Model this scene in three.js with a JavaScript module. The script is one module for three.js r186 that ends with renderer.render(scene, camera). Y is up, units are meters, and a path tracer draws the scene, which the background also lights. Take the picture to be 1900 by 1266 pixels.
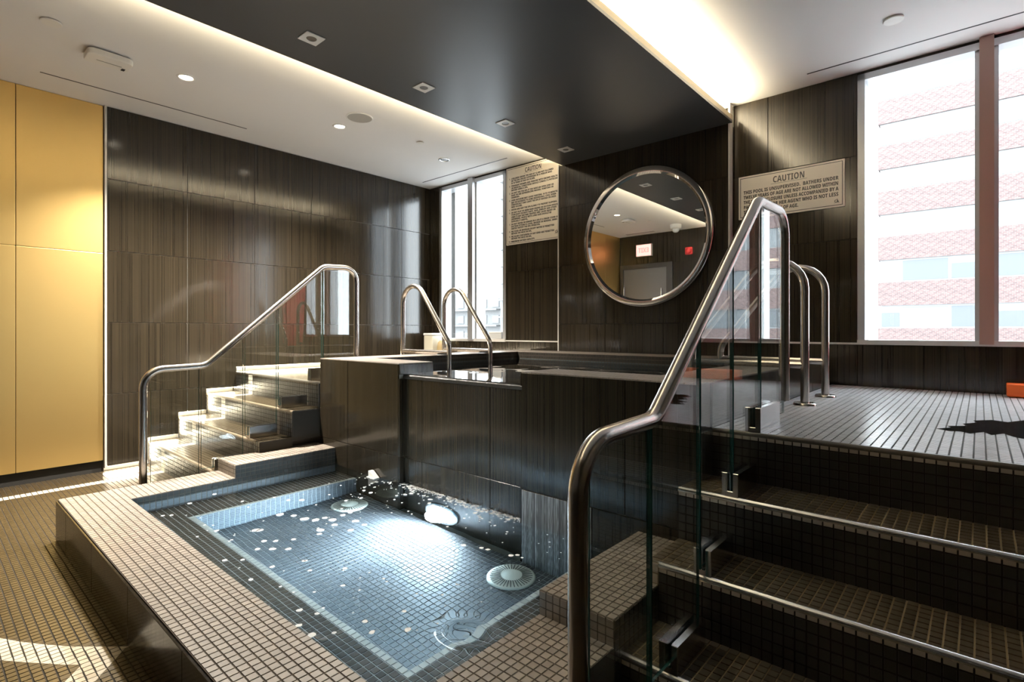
import * as THREE from 'three';
import { mergeGeometries } from 'three/addons/utils/BufferGeometryUtils.js';
import { RectAreaLightUniformsLib } from 'three/addons/lights/RectAreaLightUniformsLib.js';

// ------------------------------------------------------------------ camera, sky, exposure
const scene = new THREE.Scene();
const EYE = 1.18, F = 983, HORIZON = 613.4, YAW = Math.atan(868 / 983);
const camera = new THREE.PerspectiveCamera(2 * Math.atan(633 / F) * 180 / Math.PI, 1900 / 1266, 0.05, 400);
camera.position.set(0, EYE, 0);
camera.rotation.set(0, YAW, 0);
camera.setViewOffset(1900, 1266, 0, 633 - HORIZON, 1900, 1266);   // level camera, lens slightly lowered
scene.add(camera);
const renderer = new THREE.WebGLRenderer({ antialias: true });
renderer.toneMapping = THREE.LinearToneMapping;
renderer.toneMappingExposure = 1.14;
renderer.shadowMap.enabled = true;
RectAreaLightUniformsLib.init();
scene.background = new THREE.Color(0.87, 0.945, 1.0);             // even overcast
scene.backgroundIntensity = 15.0;

// ------------------------------------------------------------------ light levels
const WARM = new THREE.Color(1.0, 0.84, 0.60), COVE = new THREE.Color(1.0, 0.84, 0.56), POOL = new THREE.Color(0.86, 0.93, 1.0);
const SPOT_CD = 108, COVE_LEVEL = 225, STEP_LEVEL = 140, POOL_CD = 44;

// ------------------------------------------------------------------ helpers
let seed = 7;
const rnd = () => { seed = (seed * 1664525 + 1013904223) >>> 0; return seed / 4294967296; };
const V = (x, y, z) => new THREE.Vector3(x, y, z);
const names = {};
const numbered = (n) => { const k = names[n] = (names[n] ?? -1) + 1; return k ? `${n}_${String(k).padStart(3, '0')}` : n; };
const worldOf = (o) => { const p = V(0, 0, 0); for (; o && o !== scene; o = o.parent) p.add(o.position); return p; };   // groups are never turned
function thing(name, label, category, [x, y, z], extra = {}) {
  const g = new THREE.Group(); g.name = numbered(name); g.position.set(x, y, z); scene.add(g);
  g.userData = { label, category, ...extra };
  return g;
}
function structure(name, label, [x, y, z] = [0, 0, 0]) {
  const g = new THREE.Group(); g.name = name; g.position.set(x, y, z); scene.add(g);
  g.userData = { kind: 'structure', label, category: name.replace(/_.*/, '') };
  return g;
}
function put(parent, name, geometry, material, x = 0, y = 0, z = 0, extra) {   // geometry centred on a world point
  const m = new THREE.Mesh(geometry, material); m.name = name;
  const b = worldOf(parent); m.position.set(x - b.x, y - b.y, z - b.z);
  m.castShadow = m.receiveShadow = true;
  if (extra) Object.assign(m.userData, extra);
  parent.add(m);
  return m;
}
const boxCache = new Map();
function boxGeo(w, h, d) {
  const k = [w, h, d].map((v) => v.toFixed(4)).join();
  if (!boxCache.has(k)) boxCache.set(k, new THREE.BoxGeometry(w, h, d));
  return boxCache.get(k);
}
function box(parent, name, x0, x1, y0, y1, z0, z1, material, extra) {
  return put(parent, name, boxGeo(Math.abs(x1 - x0), Math.abs(y1 - y0), Math.abs(z1 - z0)), material, (x0 + x1) / 2, (y0 + y1) / 2, (z0 + z1) / 2, extra);
}
function roundBox(w, h, d, r, seg = 2) {                                          // rounded in all edges of its outline
  const s = new THREE.Shape(), a = w / 2 - r, b = h / 2 - r;
  s.moveTo(-a - 0, -b - r + r * 0); s.absarc(a, -b, r * 0.999, -Math.PI / 2, 0); s.absarc(a, b, r * 0.999, 0, Math.PI / 2); s.absarc(-a, b, r * 0.999, Math.PI / 2, Math.PI); s.absarc(-a, -b, r * 0.999, Math.PI, 1.5 * Math.PI);
  const e = Math.min(r, d / 4) * 0.6;
  const g = new THREE.ExtrudeGeometry(s, { depth: d - 2 * e, bevelEnabled: true, bevelThickness: e, bevelSize: e, bevelOffset: -e, bevelSegments: seg, curveSegments: 5 });
  g.translate(0, 0, -d / 2 + e);
  return g;
}
// rounded path through corner points: [point, radius]
function path(corners) {
  const c = new THREE.CurvePath(); let last = corners[0][0];
  for (let i = 1; i < corners.length; i++) {
    const [p, r] = corners[i], next = corners[i + 1]?.[0];
    if (!next || !r) { c.add(new THREE.LineCurve3(last, p)); last = p; continue; }
    const a = last.clone().sub(p).normalize(), b = next.clone().sub(p).normalize(), half = Math.acos(THREE.MathUtils.clamp(a.dot(b), -1, 1)) / 2, t = r / Math.tan(half);
    const p0 = p.clone().addScaledVector(a, t), p1 = p.clone().addScaledVector(b, t), centre = p.clone().addScaledVector(a.clone().add(b).normalize(), r / Math.sin(half));
    c.add(new THREE.LineCurve3(last, p0));
    const e0 = p0.clone().sub(centre), e1 = p1.clone().sub(centre), sweep = Math.PI - 2 * half, axis = e0.clone().cross(e1).normalize(), steps = 10;
    let q = p0;
    for (let k = 1; k <= steps; k++) { const n = k === steps ? p1 : centre.clone().add(e0.clone().applyAxisAngle(axis, sweep * k / steps)); c.add(new THREE.LineCurve3(q, n)); q = n; }
    last = p1;
  }
  return c;
}
function samples(c) { const out = [c.curves[0].v1.clone()]; for (const s of c.curves) out.push(s.v2.clone()); return out; }
function tube(points, radius, radial = 20) {                                      // swept with mitred rings, capped
  const pos = [], idx = [], nor = [], n = points.length;
  let side = null;
  for (let i = 0; i < n; i++) {
    const t = points[Math.min(i + 1, n - 1)].clone().sub(points[Math.max(i - 1, 0)]).normalize();
    if (!side) side = Math.abs(t.x) < 0.9 ? V(1, 0, 0) : V(0, 0, 1);
    side.addScaledVector(t, -side.dot(t)).normalize();
    const up = t.clone().cross(side);
    for (let k = 0; k < radial; k++) {
      const a = k / radial * 2 * Math.PI, d = side.clone().multiplyScalar(Math.cos(a)).addScaledVector(up, Math.sin(a));
      nor.push(d.x, d.y, d.z); d.multiplyScalar(radius).add(points[i]); pos.push(d.x, d.y, d.z);
    }
  }
  for (let i = 0; i + 1 < n; i++) for (let k = 0; k < radial; k++) {
    const a = i * radial + k, b = i * radial + (k + 1) % radial; idx.push(a, b, a + radial, b, b + radial, a + radial);
  }
  for (const [ring, dir] of [[0, -1], [n - 1, 1]]) {
    const t = (ring ? points[n - 1].clone().sub(points[n - 2]) : points[1].clone().sub(points[0])).normalize().multiplyScalar(dir), c = pos.length / 3;
    pos.push(points[ring].x, points[ring].y, points[ring].z); nor.push(t.x, t.y, t.z);
    for (let k = 0; k < radial; k++) { const j = (ring * radial + k) * 3; pos.push(pos[j], pos[j + 1], pos[j + 2]); nor.push(t.x, t.y, t.z); }
    for (let k = 0; k < radial; k++) { const a = c + 1 + k, b = c + 1 + (k + 1) % radial; dir > 0 ? idx.push(c, a, b) : idx.push(c, b, a); }
  }
  const g = new THREE.BufferGeometry();
  g.setAttribute('position', new THREE.Float32BufferAttribute(pos, 3)); g.setAttribute('normal', new THREE.Float32BufferAttribute(nor, 3)); g.setIndex(idx);
  return g;
}
const lathe = (pts, seg = 40) => new THREE.LatheGeometry(pts.map(([r, y]) => new THREE.Vector2(r, y)), seg);

// ------------------------------------------------------------------ materials
const lin = (r, g, b) => new THREE.Color().setRGB(r, g, b);
const std = (c, roughness, metalness = 0, o = {}) => new THREE.MeshPhysicalMaterial({ color: c, roughness, metalness, ...o });
function dataTex(w, h, f, srgb = false) {
  const d = new Uint8Array(w * h * 4);
  for (let y = 0; y < h; y++) for (let x = 0; x < w; x++) { const c = f(x, y), i = (y * w + x) * 4; d[i] = c[0]; d[i + 1] = c[1]; d[i + 2] = c[2]; d[i + 3] = 255; }
  const t = new THREE.DataTexture(d, w, h); t.wrapS = t.wrapT = THREE.RepeatWrapping; t.magFilter = t.minFilter = THREE.LinearFilter;
  if (srgb) t.colorSpace = THREE.SRGBColorSpace;
  t.needsUpdate = true; return t;
}
// vertical streaks of the large porcelain tiles: 2.4 m of pattern across, so that tiles differ
const SW = 2048, SH = 128;
const streakRow = (() => {
  const out = new Float32Array(SW), layers = [[512, 0.42], [1024, 0.42], [2048, 0.3], [128, 0.25], [48, 0.22]];
  for (const [n, amp] of layers) { const v = Array.from({ length: n }, rnd); for (let x = 0; x < SW; x++) { const t = x / SW * n, i = Math.floor(t), f = t - i, s = f * f * (3 - 2 * f); out[x] += amp * ((v[i % n] * (1 - s) + v[(i + 1) % n] * s) - 0.5); } }
  return out;
})();
const streakFade = (() => { const v = Array.from({ length: 64 * 8 }, rnd); return (x, y) => { const i = Math.floor(x / SW * 64) % 64, j = y / SH * 8, a = Math.floor(j), f = j - a; return v[i * 8 + a % 8] * (1 - f) + v[i * 8 + (a + 1) % 8] * f; }; })();
const streak = (x, y) => THREE.MathUtils.clamp(0.5 + streakRow[x] * (0.65 + 0.6 * streakFade(x, y)), 0, 1);
const tileColour = dataTex(SW, SH, (x, y) => { const s = streak(x, y); return [31 + 27 * s, 27 + 23 * s, 21 + 17 * s]; }, true);
const tileRough = dataTex(SW, SH, (x, y) => { const s = 95 + 85 * streak(x, y); return [s, s, s]; });
const M = {
  wallTile: std(lin(1, 1, 1), 0.27, 0, { map: tileColour, roughnessMap: tileRough }),
  joint: std(lin(0.02, 0.018, 0.015), 0.8), paleJoint: std(lin(0.30, 0.29, 0.26), 0.8),
  steel: std(lin(0.60, 0.56, 0.52), 0.24, 1), brightSteel: std(lin(0.72, 0.71, 0.70), 0.18, 1), darkSteel: std(lin(0.20, 0.19, 0.18), 0.35, 1),
  white: std(lin(0.78, 0.77, 0.75), 0.55), whitePlastic: std(lin(0.80, 0.78, 0.74), 0.35), ceiling: std(lin(0.80, 0.79, 0.78), 0.7),
  trim: std(lin(0.74, 0.72, 0.69), 0.3, 0.4), dark: std(lin(0.012, 0.012, 0.012), 0.5), soffit: std(lin(0.074, 0.078, 0.082), 0.32), lip: std(lin(0.42, 0.36, 0.26), 0.5),
  gold: std(lin(0.86, 0.61, 0.24), 0.42, 1), aluminium: std(lin(0.60, 0.61, 0.63), 0.35, 0.7), mullion: std(lin(0.42, 0.27, 0.23), 0.35, 0.1),
  glass: std(lin(0.96, 0.985, 0.975), 0.0, 0, { transmission: 1, thickness: 0, ior: 1.5 }), glassEdge: std(lin(0.012, 0.055, 0.048), 0.06),
  pane: std(lin(0.97, 0.985, 0.985), 0.0, 0, { transmission: 1, thickness: 0, ior: 1.5 }),
  mirror: std(lin(0.93, 0.94, 0.93), 0.0, 1), concrete: std(lin(0.25, 0.25, 0.25), 0.9),
  red: std(lin(0.72, 0.045, 0.045), 0.4), orange: std(lin(0.95, 0.16, 0.015), 0.45),
};
// mosaic colours (linear)
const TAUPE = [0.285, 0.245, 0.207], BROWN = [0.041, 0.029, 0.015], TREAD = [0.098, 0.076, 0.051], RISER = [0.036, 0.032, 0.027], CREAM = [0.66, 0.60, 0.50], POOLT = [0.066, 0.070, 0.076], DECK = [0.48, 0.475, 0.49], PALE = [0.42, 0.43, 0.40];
const groutDark = std(lin(0.105, 0.086, 0.066), 0.85), groutTan = std(lin(0.30, 0.24, 0.145), 0.85), groutPool = std(lin(0.34, 0.36, 0.37), 0.8), groutMid = std(lin(0.023, 0.0175, 0.0105), 0.85);

// ------------------------------------------------------------------ mosaic: 30 mm pitch, every tile is real
const PITCH = 0.03, TILE = 0.0272, RISE = 0.0022;
const tileGeo = (() => {
  const a = TILE / 2, b = a - 0.0012, p = [[-a, -a, -0.004], [a, -a, -0.004], [a, a, -0.004], [-a, a, -0.004], [-b, -b, RISE], [b, -b, RISE], [b, b, RISE], [-b, b, RISE]];
  const f = [[4, 5, 6], [4, 6, 7], [0, 1, 5], [0, 5, 4], [1, 2, 6], [1, 6, 5], [2, 3, 7], [2, 7, 6], [3, 0, 4], [3, 4, 7]], pos = [];
  for (const t of f) for (const i of t) pos.push(...p[i]);
  const g = new THREE.BufferGeometry(); g.setAttribute('position', new THREE.Float32BufferAttribute(pos, 3)); g.computeVertexNormals();
  return g;
})();
const tileMats = new Map();
function tileMat(c, rough) {
  const k = c.map((v) => v.toFixed(3)).join() + rough;
  if (!tileMats.has(k)) tileMats.set(k, std(lin(...c), rough));
  return tileMats.get(k);
}
const tintMats = new Map();
const tintMat = (rough) => { if (!tintMats.has(rough)) tintMats.set(rough, std(lin(1, 1, 1), rough)); return tintMats.get(rough); };
const mosaics = new Map();   // every tile of one thing has the same glaze                                        // thing -> list of tiles
const cosY = Math.cos(YAW), sinY = Math.sin(YAW);
function pixelOf(p) { const a = -p.z, b = -p.x, dep = a * cosY + b * sinY, rt = a * sinY - b * cosY; return [950 + F * rt / dep, HORIZON - F * (p.y - EYE) / dep, dep]; }
function mosaic(owner, o, u, v, U, W, colour, rough = 0.36, skip) {
  const nu = Math.max(1, Math.round(U / PITCH)), nv = Math.max(1, Math.round(W / PITCH)), pu = U / nu, pv = W / nv;
  const uu = V(...u), vv = V(...v), n = uu.clone().cross(vv), basis = new THREE.Matrix4().makeBasis(uu.clone().multiplyScalar(pu / PITCH), vv.clone().multiplyScalar(pv / PITCH), n);
  if (!mosaics.has(owner)) mosaics.set(owner, []);
  const list = mosaics.get(owner), start = V(...o);
  for (let i = 0; i < nu; i++) for (let j = 0; j < nv; j++) {
    const p = start.clone().addScaledVector(uu, (i + 0.5) * pu).addScaledVector(vv, (j + 0.5) * pv);
    if (skip && skip(p)) continue;
    const c0 = typeof colour === 'function' ? colour(p, i, j) : colour, t = [0.90, 0.97, 1.03, 1.10][Math.floor(rnd() * 4)];
    list.push({ p, basis, n, c: c0.map((x) => x * t), rough: owner.userData.gloss ?? (owner.userData.gloss = rough) });
  }
}
function layMosaics() {
  for (const [owner, list] of mosaics) {
    const base = worldOf(owner);
    for (const t of list) {
      const [x, y, dep] = pixelOf(t.p), to = V(0, EYE, 0).sub(t.p), facing = to.normalize().dot(t.n);
      t.size = dep > 0.1 && facing > 0 && x > 0 && x < 1900 && y > 0 && y < 1266 ? PITCH * F / dep * Math.sqrt(facing) : 0;
    }
    const near = list.filter((t) => t.size > 8).sort((a, b) => b.size - a.size).slice(0, 300), rest = new Set(list);
    for (const t of near) {
      rest.delete(t);
      const m = new THREE.Mesh(tileGeo, tileMat(t.c, t.rough)); m.name = 'tile'; m.castShadow = m.receiveShadow = true;
      m.applyMatrix4(t.basis.clone().setPosition(t.p.clone().sub(base))); owner.add(m);
    }
    if (!rest.size) continue;
    const groups = new Map(); for (const t of rest) { if (!groups.has(t.rough)) groups.set(t.rough, []); groups.get(t.rough).push(t); }
    for (const [rough, g] of groups) {
      const im = new THREE.InstancedMesh(tileGeo, tintMat(rough), g.length); im.name = 'mosaic_tiles'; im.castShadow = im.receiveShadow = true;
      g.forEach((t, i) => { im.setMatrixAt(i, t.basis.clone().setPosition(t.p.clone().sub(base))); im.setColorAt(i, lin(...t.c)); });
      im.userData = { kind: 'stuff' }; owner.add(im);
    }
  }
}

// ------------------------------------------------------------------ large porcelain tiles (600 mm), each its own piece
const slabCache = new Map();
function slabGeo(poly, variant) {
  const key = poly.map((p) => p.map((v) => v.toFixed(3)).join(':')).join() + '|' + variant;
  if (!slabCache.has(key)) {
    const s = new THREE.Shape(poly.map(([x, y]) => new THREE.Vector2(x, y)));
    const g = new THREE.ExtrudeGeometry(s, { depth: 0.008, bevelEnabled: true, bevelThickness: 0.0015, bevelSize: 0.0015, bevelOffset: -0.0015, bevelSegments: 1, curveSegments: 1 });
    g.translate(0, 0, -0.0095);                                   // front face at 0
    const uv = g.attributes.uv, p = g.attributes.position;
    for (let i = 0; i < uv.count; i++) uv.setXY(i, (p.getX(i) + variant * 0.37) / 2.4, p.getY(i) / 1.3 + variant * 0.21);
    slabCache.set(key, g);
  }
  return slabCache.get(key);
}
const TURN = { 'z+': 0, 'x+': Math.PI / 2, 'z-': Math.PI, 'x-': -Math.PI / 2 };
// us, vs: grid lines. u runs to the viewer's right when facing the wall; at(u, v) gives the world point
function slabs(owner, face, plane, us, vs, { profile, material = M.wallTile, holes = [], joint = 0.003 } = {}) {
  const base = worldOf(owner), at = (u, v) => face === 'z+' ? V(u, v, plane) : face === 'z-' ? V(-u, v, plane) : face === 'x+' ? V(plane, v, -u) : V(plane, v, u);
  for (let i = 0; i + 1 < us.length; i++) for (let j = 0; j + 1 < vs.length; j++) {
    const h = joint / 2, u0 = us[i] + h, u1 = us[i + 1] - h, v1 = vs[j + 1] - h; let v0 = vs[j] + h;
    if (u1 - u0 < 0.01 || v1 - v0 < 0.01 || holes.some(([a, b, c, d]) => (u0 + u1) / 2 > a && (u0 + u1) / 2 < b && (v0 + v1) / 2 > c && (v0 + v1) / 2 < d)) continue;
    let poly = [[0, 0], [u1 - u0, 0], [u1 - u0, v1 - v0], [0, v1 - v0]];
    if (profile) {                                                // lower edge follows a stepped profile [[u, v], ...]
      const cut = []; const vAt = (u) => { let r = profile[0][1]; for (const [pu, pv] of profile) if (u >= pu - 1e-6) r = pv; return Math.max(r, vs[j]); };
      const breaks = [u0, ...profile.map((p) => p[0]).filter((u) => u > u0 + 1e-4 && u < u1 - 1e-4), u1];
      for (let k = 0; k + 1 < breaks.length; k++) { const v = Math.max(v0, vAt((breaks[k] + breaks[k + 1]) / 2)); cut.push([breaks[k], Math.min(v, v1)], [breaks[k + 1], Math.min(v, v1)]); }
      const top = cut.map((c) => c[1]);
      if (Math.min(...top) >= v1 - 0.005) continue;
      let ring = cut.filter((c, k) => !k || Math.hypot(c[0] - cut[k - 1][0], c[1] - cut[k - 1][1]) > 1e-4);
      while (ring.length > 1 && ring[ring.length - 1][1] >= v1 - 1e-4 && ring[ring.length - 2][1] >= v1 - 1e-4) ring.pop();   // fully cut end
      const lastFull = ring[ring.length - 1];
      poly = lastFull[1] >= v1 - 1e-4 ? [...ring, [u0, v1]] : [...ring, [u1, v1], [u0, v1]];
      poly = poly.map(([x, y]) => [x - u0, y - v0]);
    }
    const m = new THREE.Mesh(slabGeo(poly, (i * 3 + j * 5) % 7), material); m.name = 'wall_tile'; m.castShadow = m.receiveShadow = true;
    m.rotation.y = TURN[face]; m.position.copy(at(u0, v0)).sub(base); owner.add(m);
  }
}
const steps = (a, b, s) => { const out = [a]; for (let x = a + s; x < b - 0.02; x += s) out.push(x); out.push(b); return out; };

// ------------------------------------------------------------------ dimensions (metres)
const XL = -5.45, XR = 0.77, ZF = -4.53, ZB = 0.6, CEIL = 3.05, R = 0.194, DECKY = 4 * R, RIM = 0.965, ZM = -4.44;
const LN = [-1.39, -1.625, -1.862, -2.10], RN = [-1.43, -1.68, -1.932, -2.185];   // stair noses, first to landing
const SPA = { x0: -3.80, x1: -0.84, zf: -2.075, zw: -2.115, zr: ZM, ix0: -3.50, ix1: -1.14, iz0: -2.36, iz1: -4.05 };
const WATER = 0.19, SPAWATER = 0.898, TUBF = -0.30, BENCH = 0.0;

// ------------------------------------------------------------------ room shell
const foundation = structure('floor_slab', 'concrete slab under the pool room', [-2.3, -0.75, -2]);
box(foundation, 'slab', -5.8, 1.1, -0.75, -0.42, -4.85, 0.9, M.concrete);
const ceiling = structure('ceiling', 'white painted plaster ceiling', [-2.3, CEIL, -2]);
box(ceiling, 'plaster_panel', -5.8, 1.1, CEIL, CEIL + 0.25, -4.85, 0.9, M.ceiling);

const profile = [[-2, 0.047], [1.363, 0.243], [1.600, 0.437], [1.832, 0.631], [2.102, 0.825]];   // along u = -z
const wallLeft = structure('wall_left', 'streaked dark porcelain tile wall with stepped bottom edge', [XL, 0, -2.8]);
box(wallLeft, 'backing', -5.80, -5.60, -0.5, CEIL, ZF - 0.3, 0.9, M.joint);
{ // furring board behind the tiles, cut to the same stepped edge
  const s = new THREE.Shape(); s.moveTo(1.075, 0.055);
  for (let k = 1; k < profile.length; k++) { s.lineTo(profile[k][0], profile[k - 1][1] + 0.008); s.lineTo(profile[k][0], profile[k][1] + 0.008); }
  s.lineTo(4.53, 0.833); s.lineTo(4.53, CEIL); s.lineTo(1.075, CEIL);
  const g = new THREE.ExtrudeGeometry(s, { depth: 0.07, bevelEnabled: false }); g.translate(0, 0, -0.08);
  const m = put(wallLeft, 'furring_board', g, M.white, XL, 0, 0); m.rotation.y = Math.PI / 2;
  box(wallLeft, 'recess_back', -5.60, -5.535, -0.2, 1.2, ZF, -1.06, M.white);
}
slabs(wallLeft, 'x+', XL, [1.075, 1.674, 2.274, 2.874, 3.474, 4.074, 4.53], [0.047, 0.647, 1.247, 1.847, 2.447, CEIL - 0.002], { profile });

const wallGold = structure('wall_gold', 'brushed gold metal panel wall', [XL, 0, -0.25]);
box(wallGold, 'backing', -5.60, -5.50, -0.5, CEIL, -1.06, 0.9, M.joint);
for (const [z0, z1] of [[-1.052, -0.520], [-0.517, 0.04], [0.043, ZB]]) for (const [y0, y1] of [[0.10, 1.822], [1.825, CEIL - 0.002]])
  put(wallGold, 'gold_panel', roundBox(z1 - z0, y1 - y0, 0.02, 0.004), M.gold, XL - 0.025, (y0 + y1) / 2, (z0 + z1) / 2).rotation.y = Math.PI / 2;
box(wallGold, 'toe_kick', XL - 0.05, XL - 0.04, 0, 0.10, -1.06, ZB, M.joint);
const trim1 = structure('trim_1', 'slim metal edge strip between gold panels and dark tiles', [XL, 0, -1.064]);
box(trim1, 'edge_strip', XL - 0.04, XL + 0.012, 0.035, CEIL - 0.002, -1.072, -1.058, M.trim);

// facade with the two windows
const wallFront = structure('wall_front', 'dark porcelain tile wall holding the windows', [-2.3, 0, ZF]);
const WL = { x0: -5.26, x1: -4.10, y0: 1.06, y1: 3.03 }, WR = { x0: -0.665, x1: XR, y0: 1.09, y1: 3.03 };
for (const [x0, x1, y0, y1] of [[-5.8, WL.x0, -0.5, CEIL], [WL.x0, WL.x1, -0.5, WL.y0], [WL.x0, WL.x1, WL.y1, CEIL], [WL.x1, WR.x0, -0.5, CEIL], [WR.x0, 1.1, -0.5, WR.y0], [WR.x0, 1.1, WR.y1, CEIL]])
  box(wallFront, 'backing', x0, x1, y0, y1, ZF - 0.28, ZF - 0.0096, M.joint);
slabs(wallFront, 'z+', ZF, [XL, WL.x0], [0.647, 1.247, 1.847, 2.447, CEIL - 0.002]);
slabs(wallFront, 'z+', ZF, [WL.x0, -4.68, WL.x1], [DECKY, WL.y0 - 0.006]);
slabs(wallFront, 'z+', ZF, [WL.x1, -3.69, -3.28], [DECKY, WL.y0 - 0.004, 1.847, 2.447, CEIL - 0.002]);
slabs(wallFront, 'z+', ZF, [-1.545, -1.27, WR.x0], [DECKY, WR.y0 - 0.012, 1.847, 2.447, CEIL - 0.002]);
slabs(wallFront, 'z+', ZF, [WR.x0, -0.07, 0.53, XR], [DECKY, WR.y0 - 0.012]);
// projecting mirror pier
const wallPier = structure('wall_pier', 'dark polished tile pier carrying the round mirror', [-2.41, 0, ZM]);
box(wallPier, 'backing', -3.278, -1.547, 0.6, 2.885, ZF, ZM - 0.0096, M.joint);
slabs(wallPier, 'z+', ZM, [-3.276, -2.72, -2.12, -1.549], [0.66, 1.245, 1.845, 2.445, 2.885]);
const trim2 = structure('trim_2', 'white metal edge strips framing the tiled pier', [-2.41, 0.9, ZM]);
for (const x of [-3.286, -1.549]) box(trim2, 'edge_strip', x, x + 0.014, 0.955, x > -2 ? CEIL - 0.002 : 2.9, ZM - 0.06, ZM + 0.004, M.trim);
const trim3 = structure('trim_3', 'white sill strips under the windows', [-2.41, 1.06, ZF]);
box(trim3, 'sill_strip', WL.x1 - 0.01, -3.29, 1.055, 1.068, ZF - 0.01, ZF + 0.006, M.trim);
box(trim3, 'sill_strip', -1.535, WR.x0, 1.078, 1.092, ZF - 0.01, ZF + 0.006, M.trim);

// walls behind and beside the camera
const wallBack = structure('wall_back', 'dark porcelain tile wall with exit door', [-2.3, 0, ZB]);
box(wallBack, 'backing', -5.8, 1.1, -0.5, CEIL, ZB + 0.0096, ZB + 0.3, M.joint);
slabs(wallBack, 'z-', ZB, [-XR, 0.0, 0.6, 1.2, 1.8, 2.4, 3.0, 3.6, 4.3, 5.42, -XL], [0, 0.647, 1.247, 1.847, 2.447, CEIL - 0.002], { holes: [[4.3, 5.42, -1, 2.44]] });
const wallRight = structure('wall_right', 'dark porcelain tile wall beside the stairs', [XR, 0, -2]);
box(wallRight, 'backing', XR + 0.0096, XR + 0.33, -0.5, CEIL, ZF - 0.3, 0.9, M.joint);
slabs(wallRight, 'x-', XR, steps(ZF, ZB, 0.6), [0, 0.647, 1.247, 1.847, 2.447, CEIL - 0.002]);

// ------------------------------------------------------------------ windows
function windowFrame(name, label, w, mullions, mat) {
  const g = structure(name, label, [(w.x0 + w.x1) / 2, w.y0, ZF]), z0 = ZF - 0.17, z1 = ZF - 0.005, a = M.aluminium;
  box(g, 'jamb', w.x0, w.x0 + 0.045, w.y0, w.y1, z0, z1, a); box(g, 'jamb', w.x1 - 0.045, w.x1, w.y0, w.y1, z0, z1, a);
  box(g, 'head', w.x0, w.x1, w.y1 - 0.045, w.y1, z0, z1, a); box(g, 'sill', w.x0, w.x1, w.y0 - 0.012, w.y0 + 0.022, z0, ZF + 0.012, M.trim);
  const xs = [w.x0 + 0.045];
  for (const [x0, x1] of mullions) {
    box(g, 'mullion', x0, x1, w.y0, w.y1 + 0.015, z0, ZF + 0.03, mat);
    for (const [a0, a1] of [[x0 - 0.022, x0], [x1, x1 + 0.022]]) box(g, 'glazing_bead', a0, a1, w.y0 + 0.02, w.y1 - 0.04, z0, z1 - 0.02, a);
    xs.push(x0, x1);
  }
  xs.push(w.x1 - 0.045);
  for (let i = 0; i < xs.length; i += 2) box(g, 'pane', xs[i], xs[i + 1], w.y0 + 0.02, w.y1 - 0.045, ZF - 0.11, ZF - 0.104, M.pane);
  return g;
}
windowFrame('window_1', 'tall aluminium window beside the caution sign', WL, [[-4.70, -4.615]], M.aluminium);
windowFrame('window_2', 'wide tall aluminium window facing the brick building', WR, [[-0.002, 0.068]], M.mullion);

// ------------------------------------------------------------------ floor
const floor = structure('floor', 'brown mosaic tile floor with cream bands', [-2.3, 0, -0.3]);
const LOGO = [[-3.15, 0.09], ...[[0, 1185], [39, 1192], [82, 1197], [136, 1201], [235, 1200.7], [177, 1266]].map(([x, y]) => ground(x, y)), ...[[120.5, 1266], [150.6, 1235.3], [116.6, 1235], [48.6, 1230.8], [0, 1227]].map(([x, y]) => ground(x, y))];
function ground(px, py, h = 0) { const r = (px - 950) / F, up = -(py - HORIZON) / F, t = (h - EYE) / up; return [-(sinY - cosY * r) * t, -(cosY + sinY * r) * t]; }
{ // the band runs on beyond the frame: continue its two ends
  const g = (x, y) => ground(x, y);
  LOGO.length = 0;
  const far = (a, b, k) => [b[0] + (b[0] - a[0]) * k, b[1] + (b[1] - a[1]) * k];
  const o = [[0, 1185], [39, 1192], [82, 1197], [136, 1201], [235, 1200.7], [177, 1266]].map((q) => g(...q)), n = [[120.5, 1266], [150.6, 1235.3], [116.6, 1235], [48.6, 1230.8], [0, 1227]].map((q) => g(...q));
  LOGO.push(far(o[2], o[0], 1.6), ...o, far(o[4], o[5], 2.2), far(n[1], n[0], 4.2), ...n, far(n[2], n[4], 1.6));
}
function logoDistance(x, z) {                                     // below zero inside the cream band
  let d = 1e9, inside = false, gx = 0, gz = 0;
  for (let i = 0, j = LOGO.length - 1; i < LOGO.length; j = i++) {
    const [ax, az] = LOGO[j], [bx, bz] = LOGO[i], ex = bx - ax, ez = bz - az, t = THREE.MathUtils.clamp(((x - ax) * ex + (z - az) * ez) / (ex * ex + ez * ez), 0, 1);
    const dx = x - ax - ex * t, dz = z - az - ez * t, l = Math.hypot(dx, dz);
    if (l < d) { d = l; gx = dx / (l || 1); gz = dz / (l || 1); }
    if ((az > z) !== (bz > z) && x < (bx - ax) * (z - az) / (bz - az) + ax) inside = !inside;
  }
  return inside ? [-d, -gx, -gz] : [d, gx, gz];
}
const cutCream = [], cutBrown = [];
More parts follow.
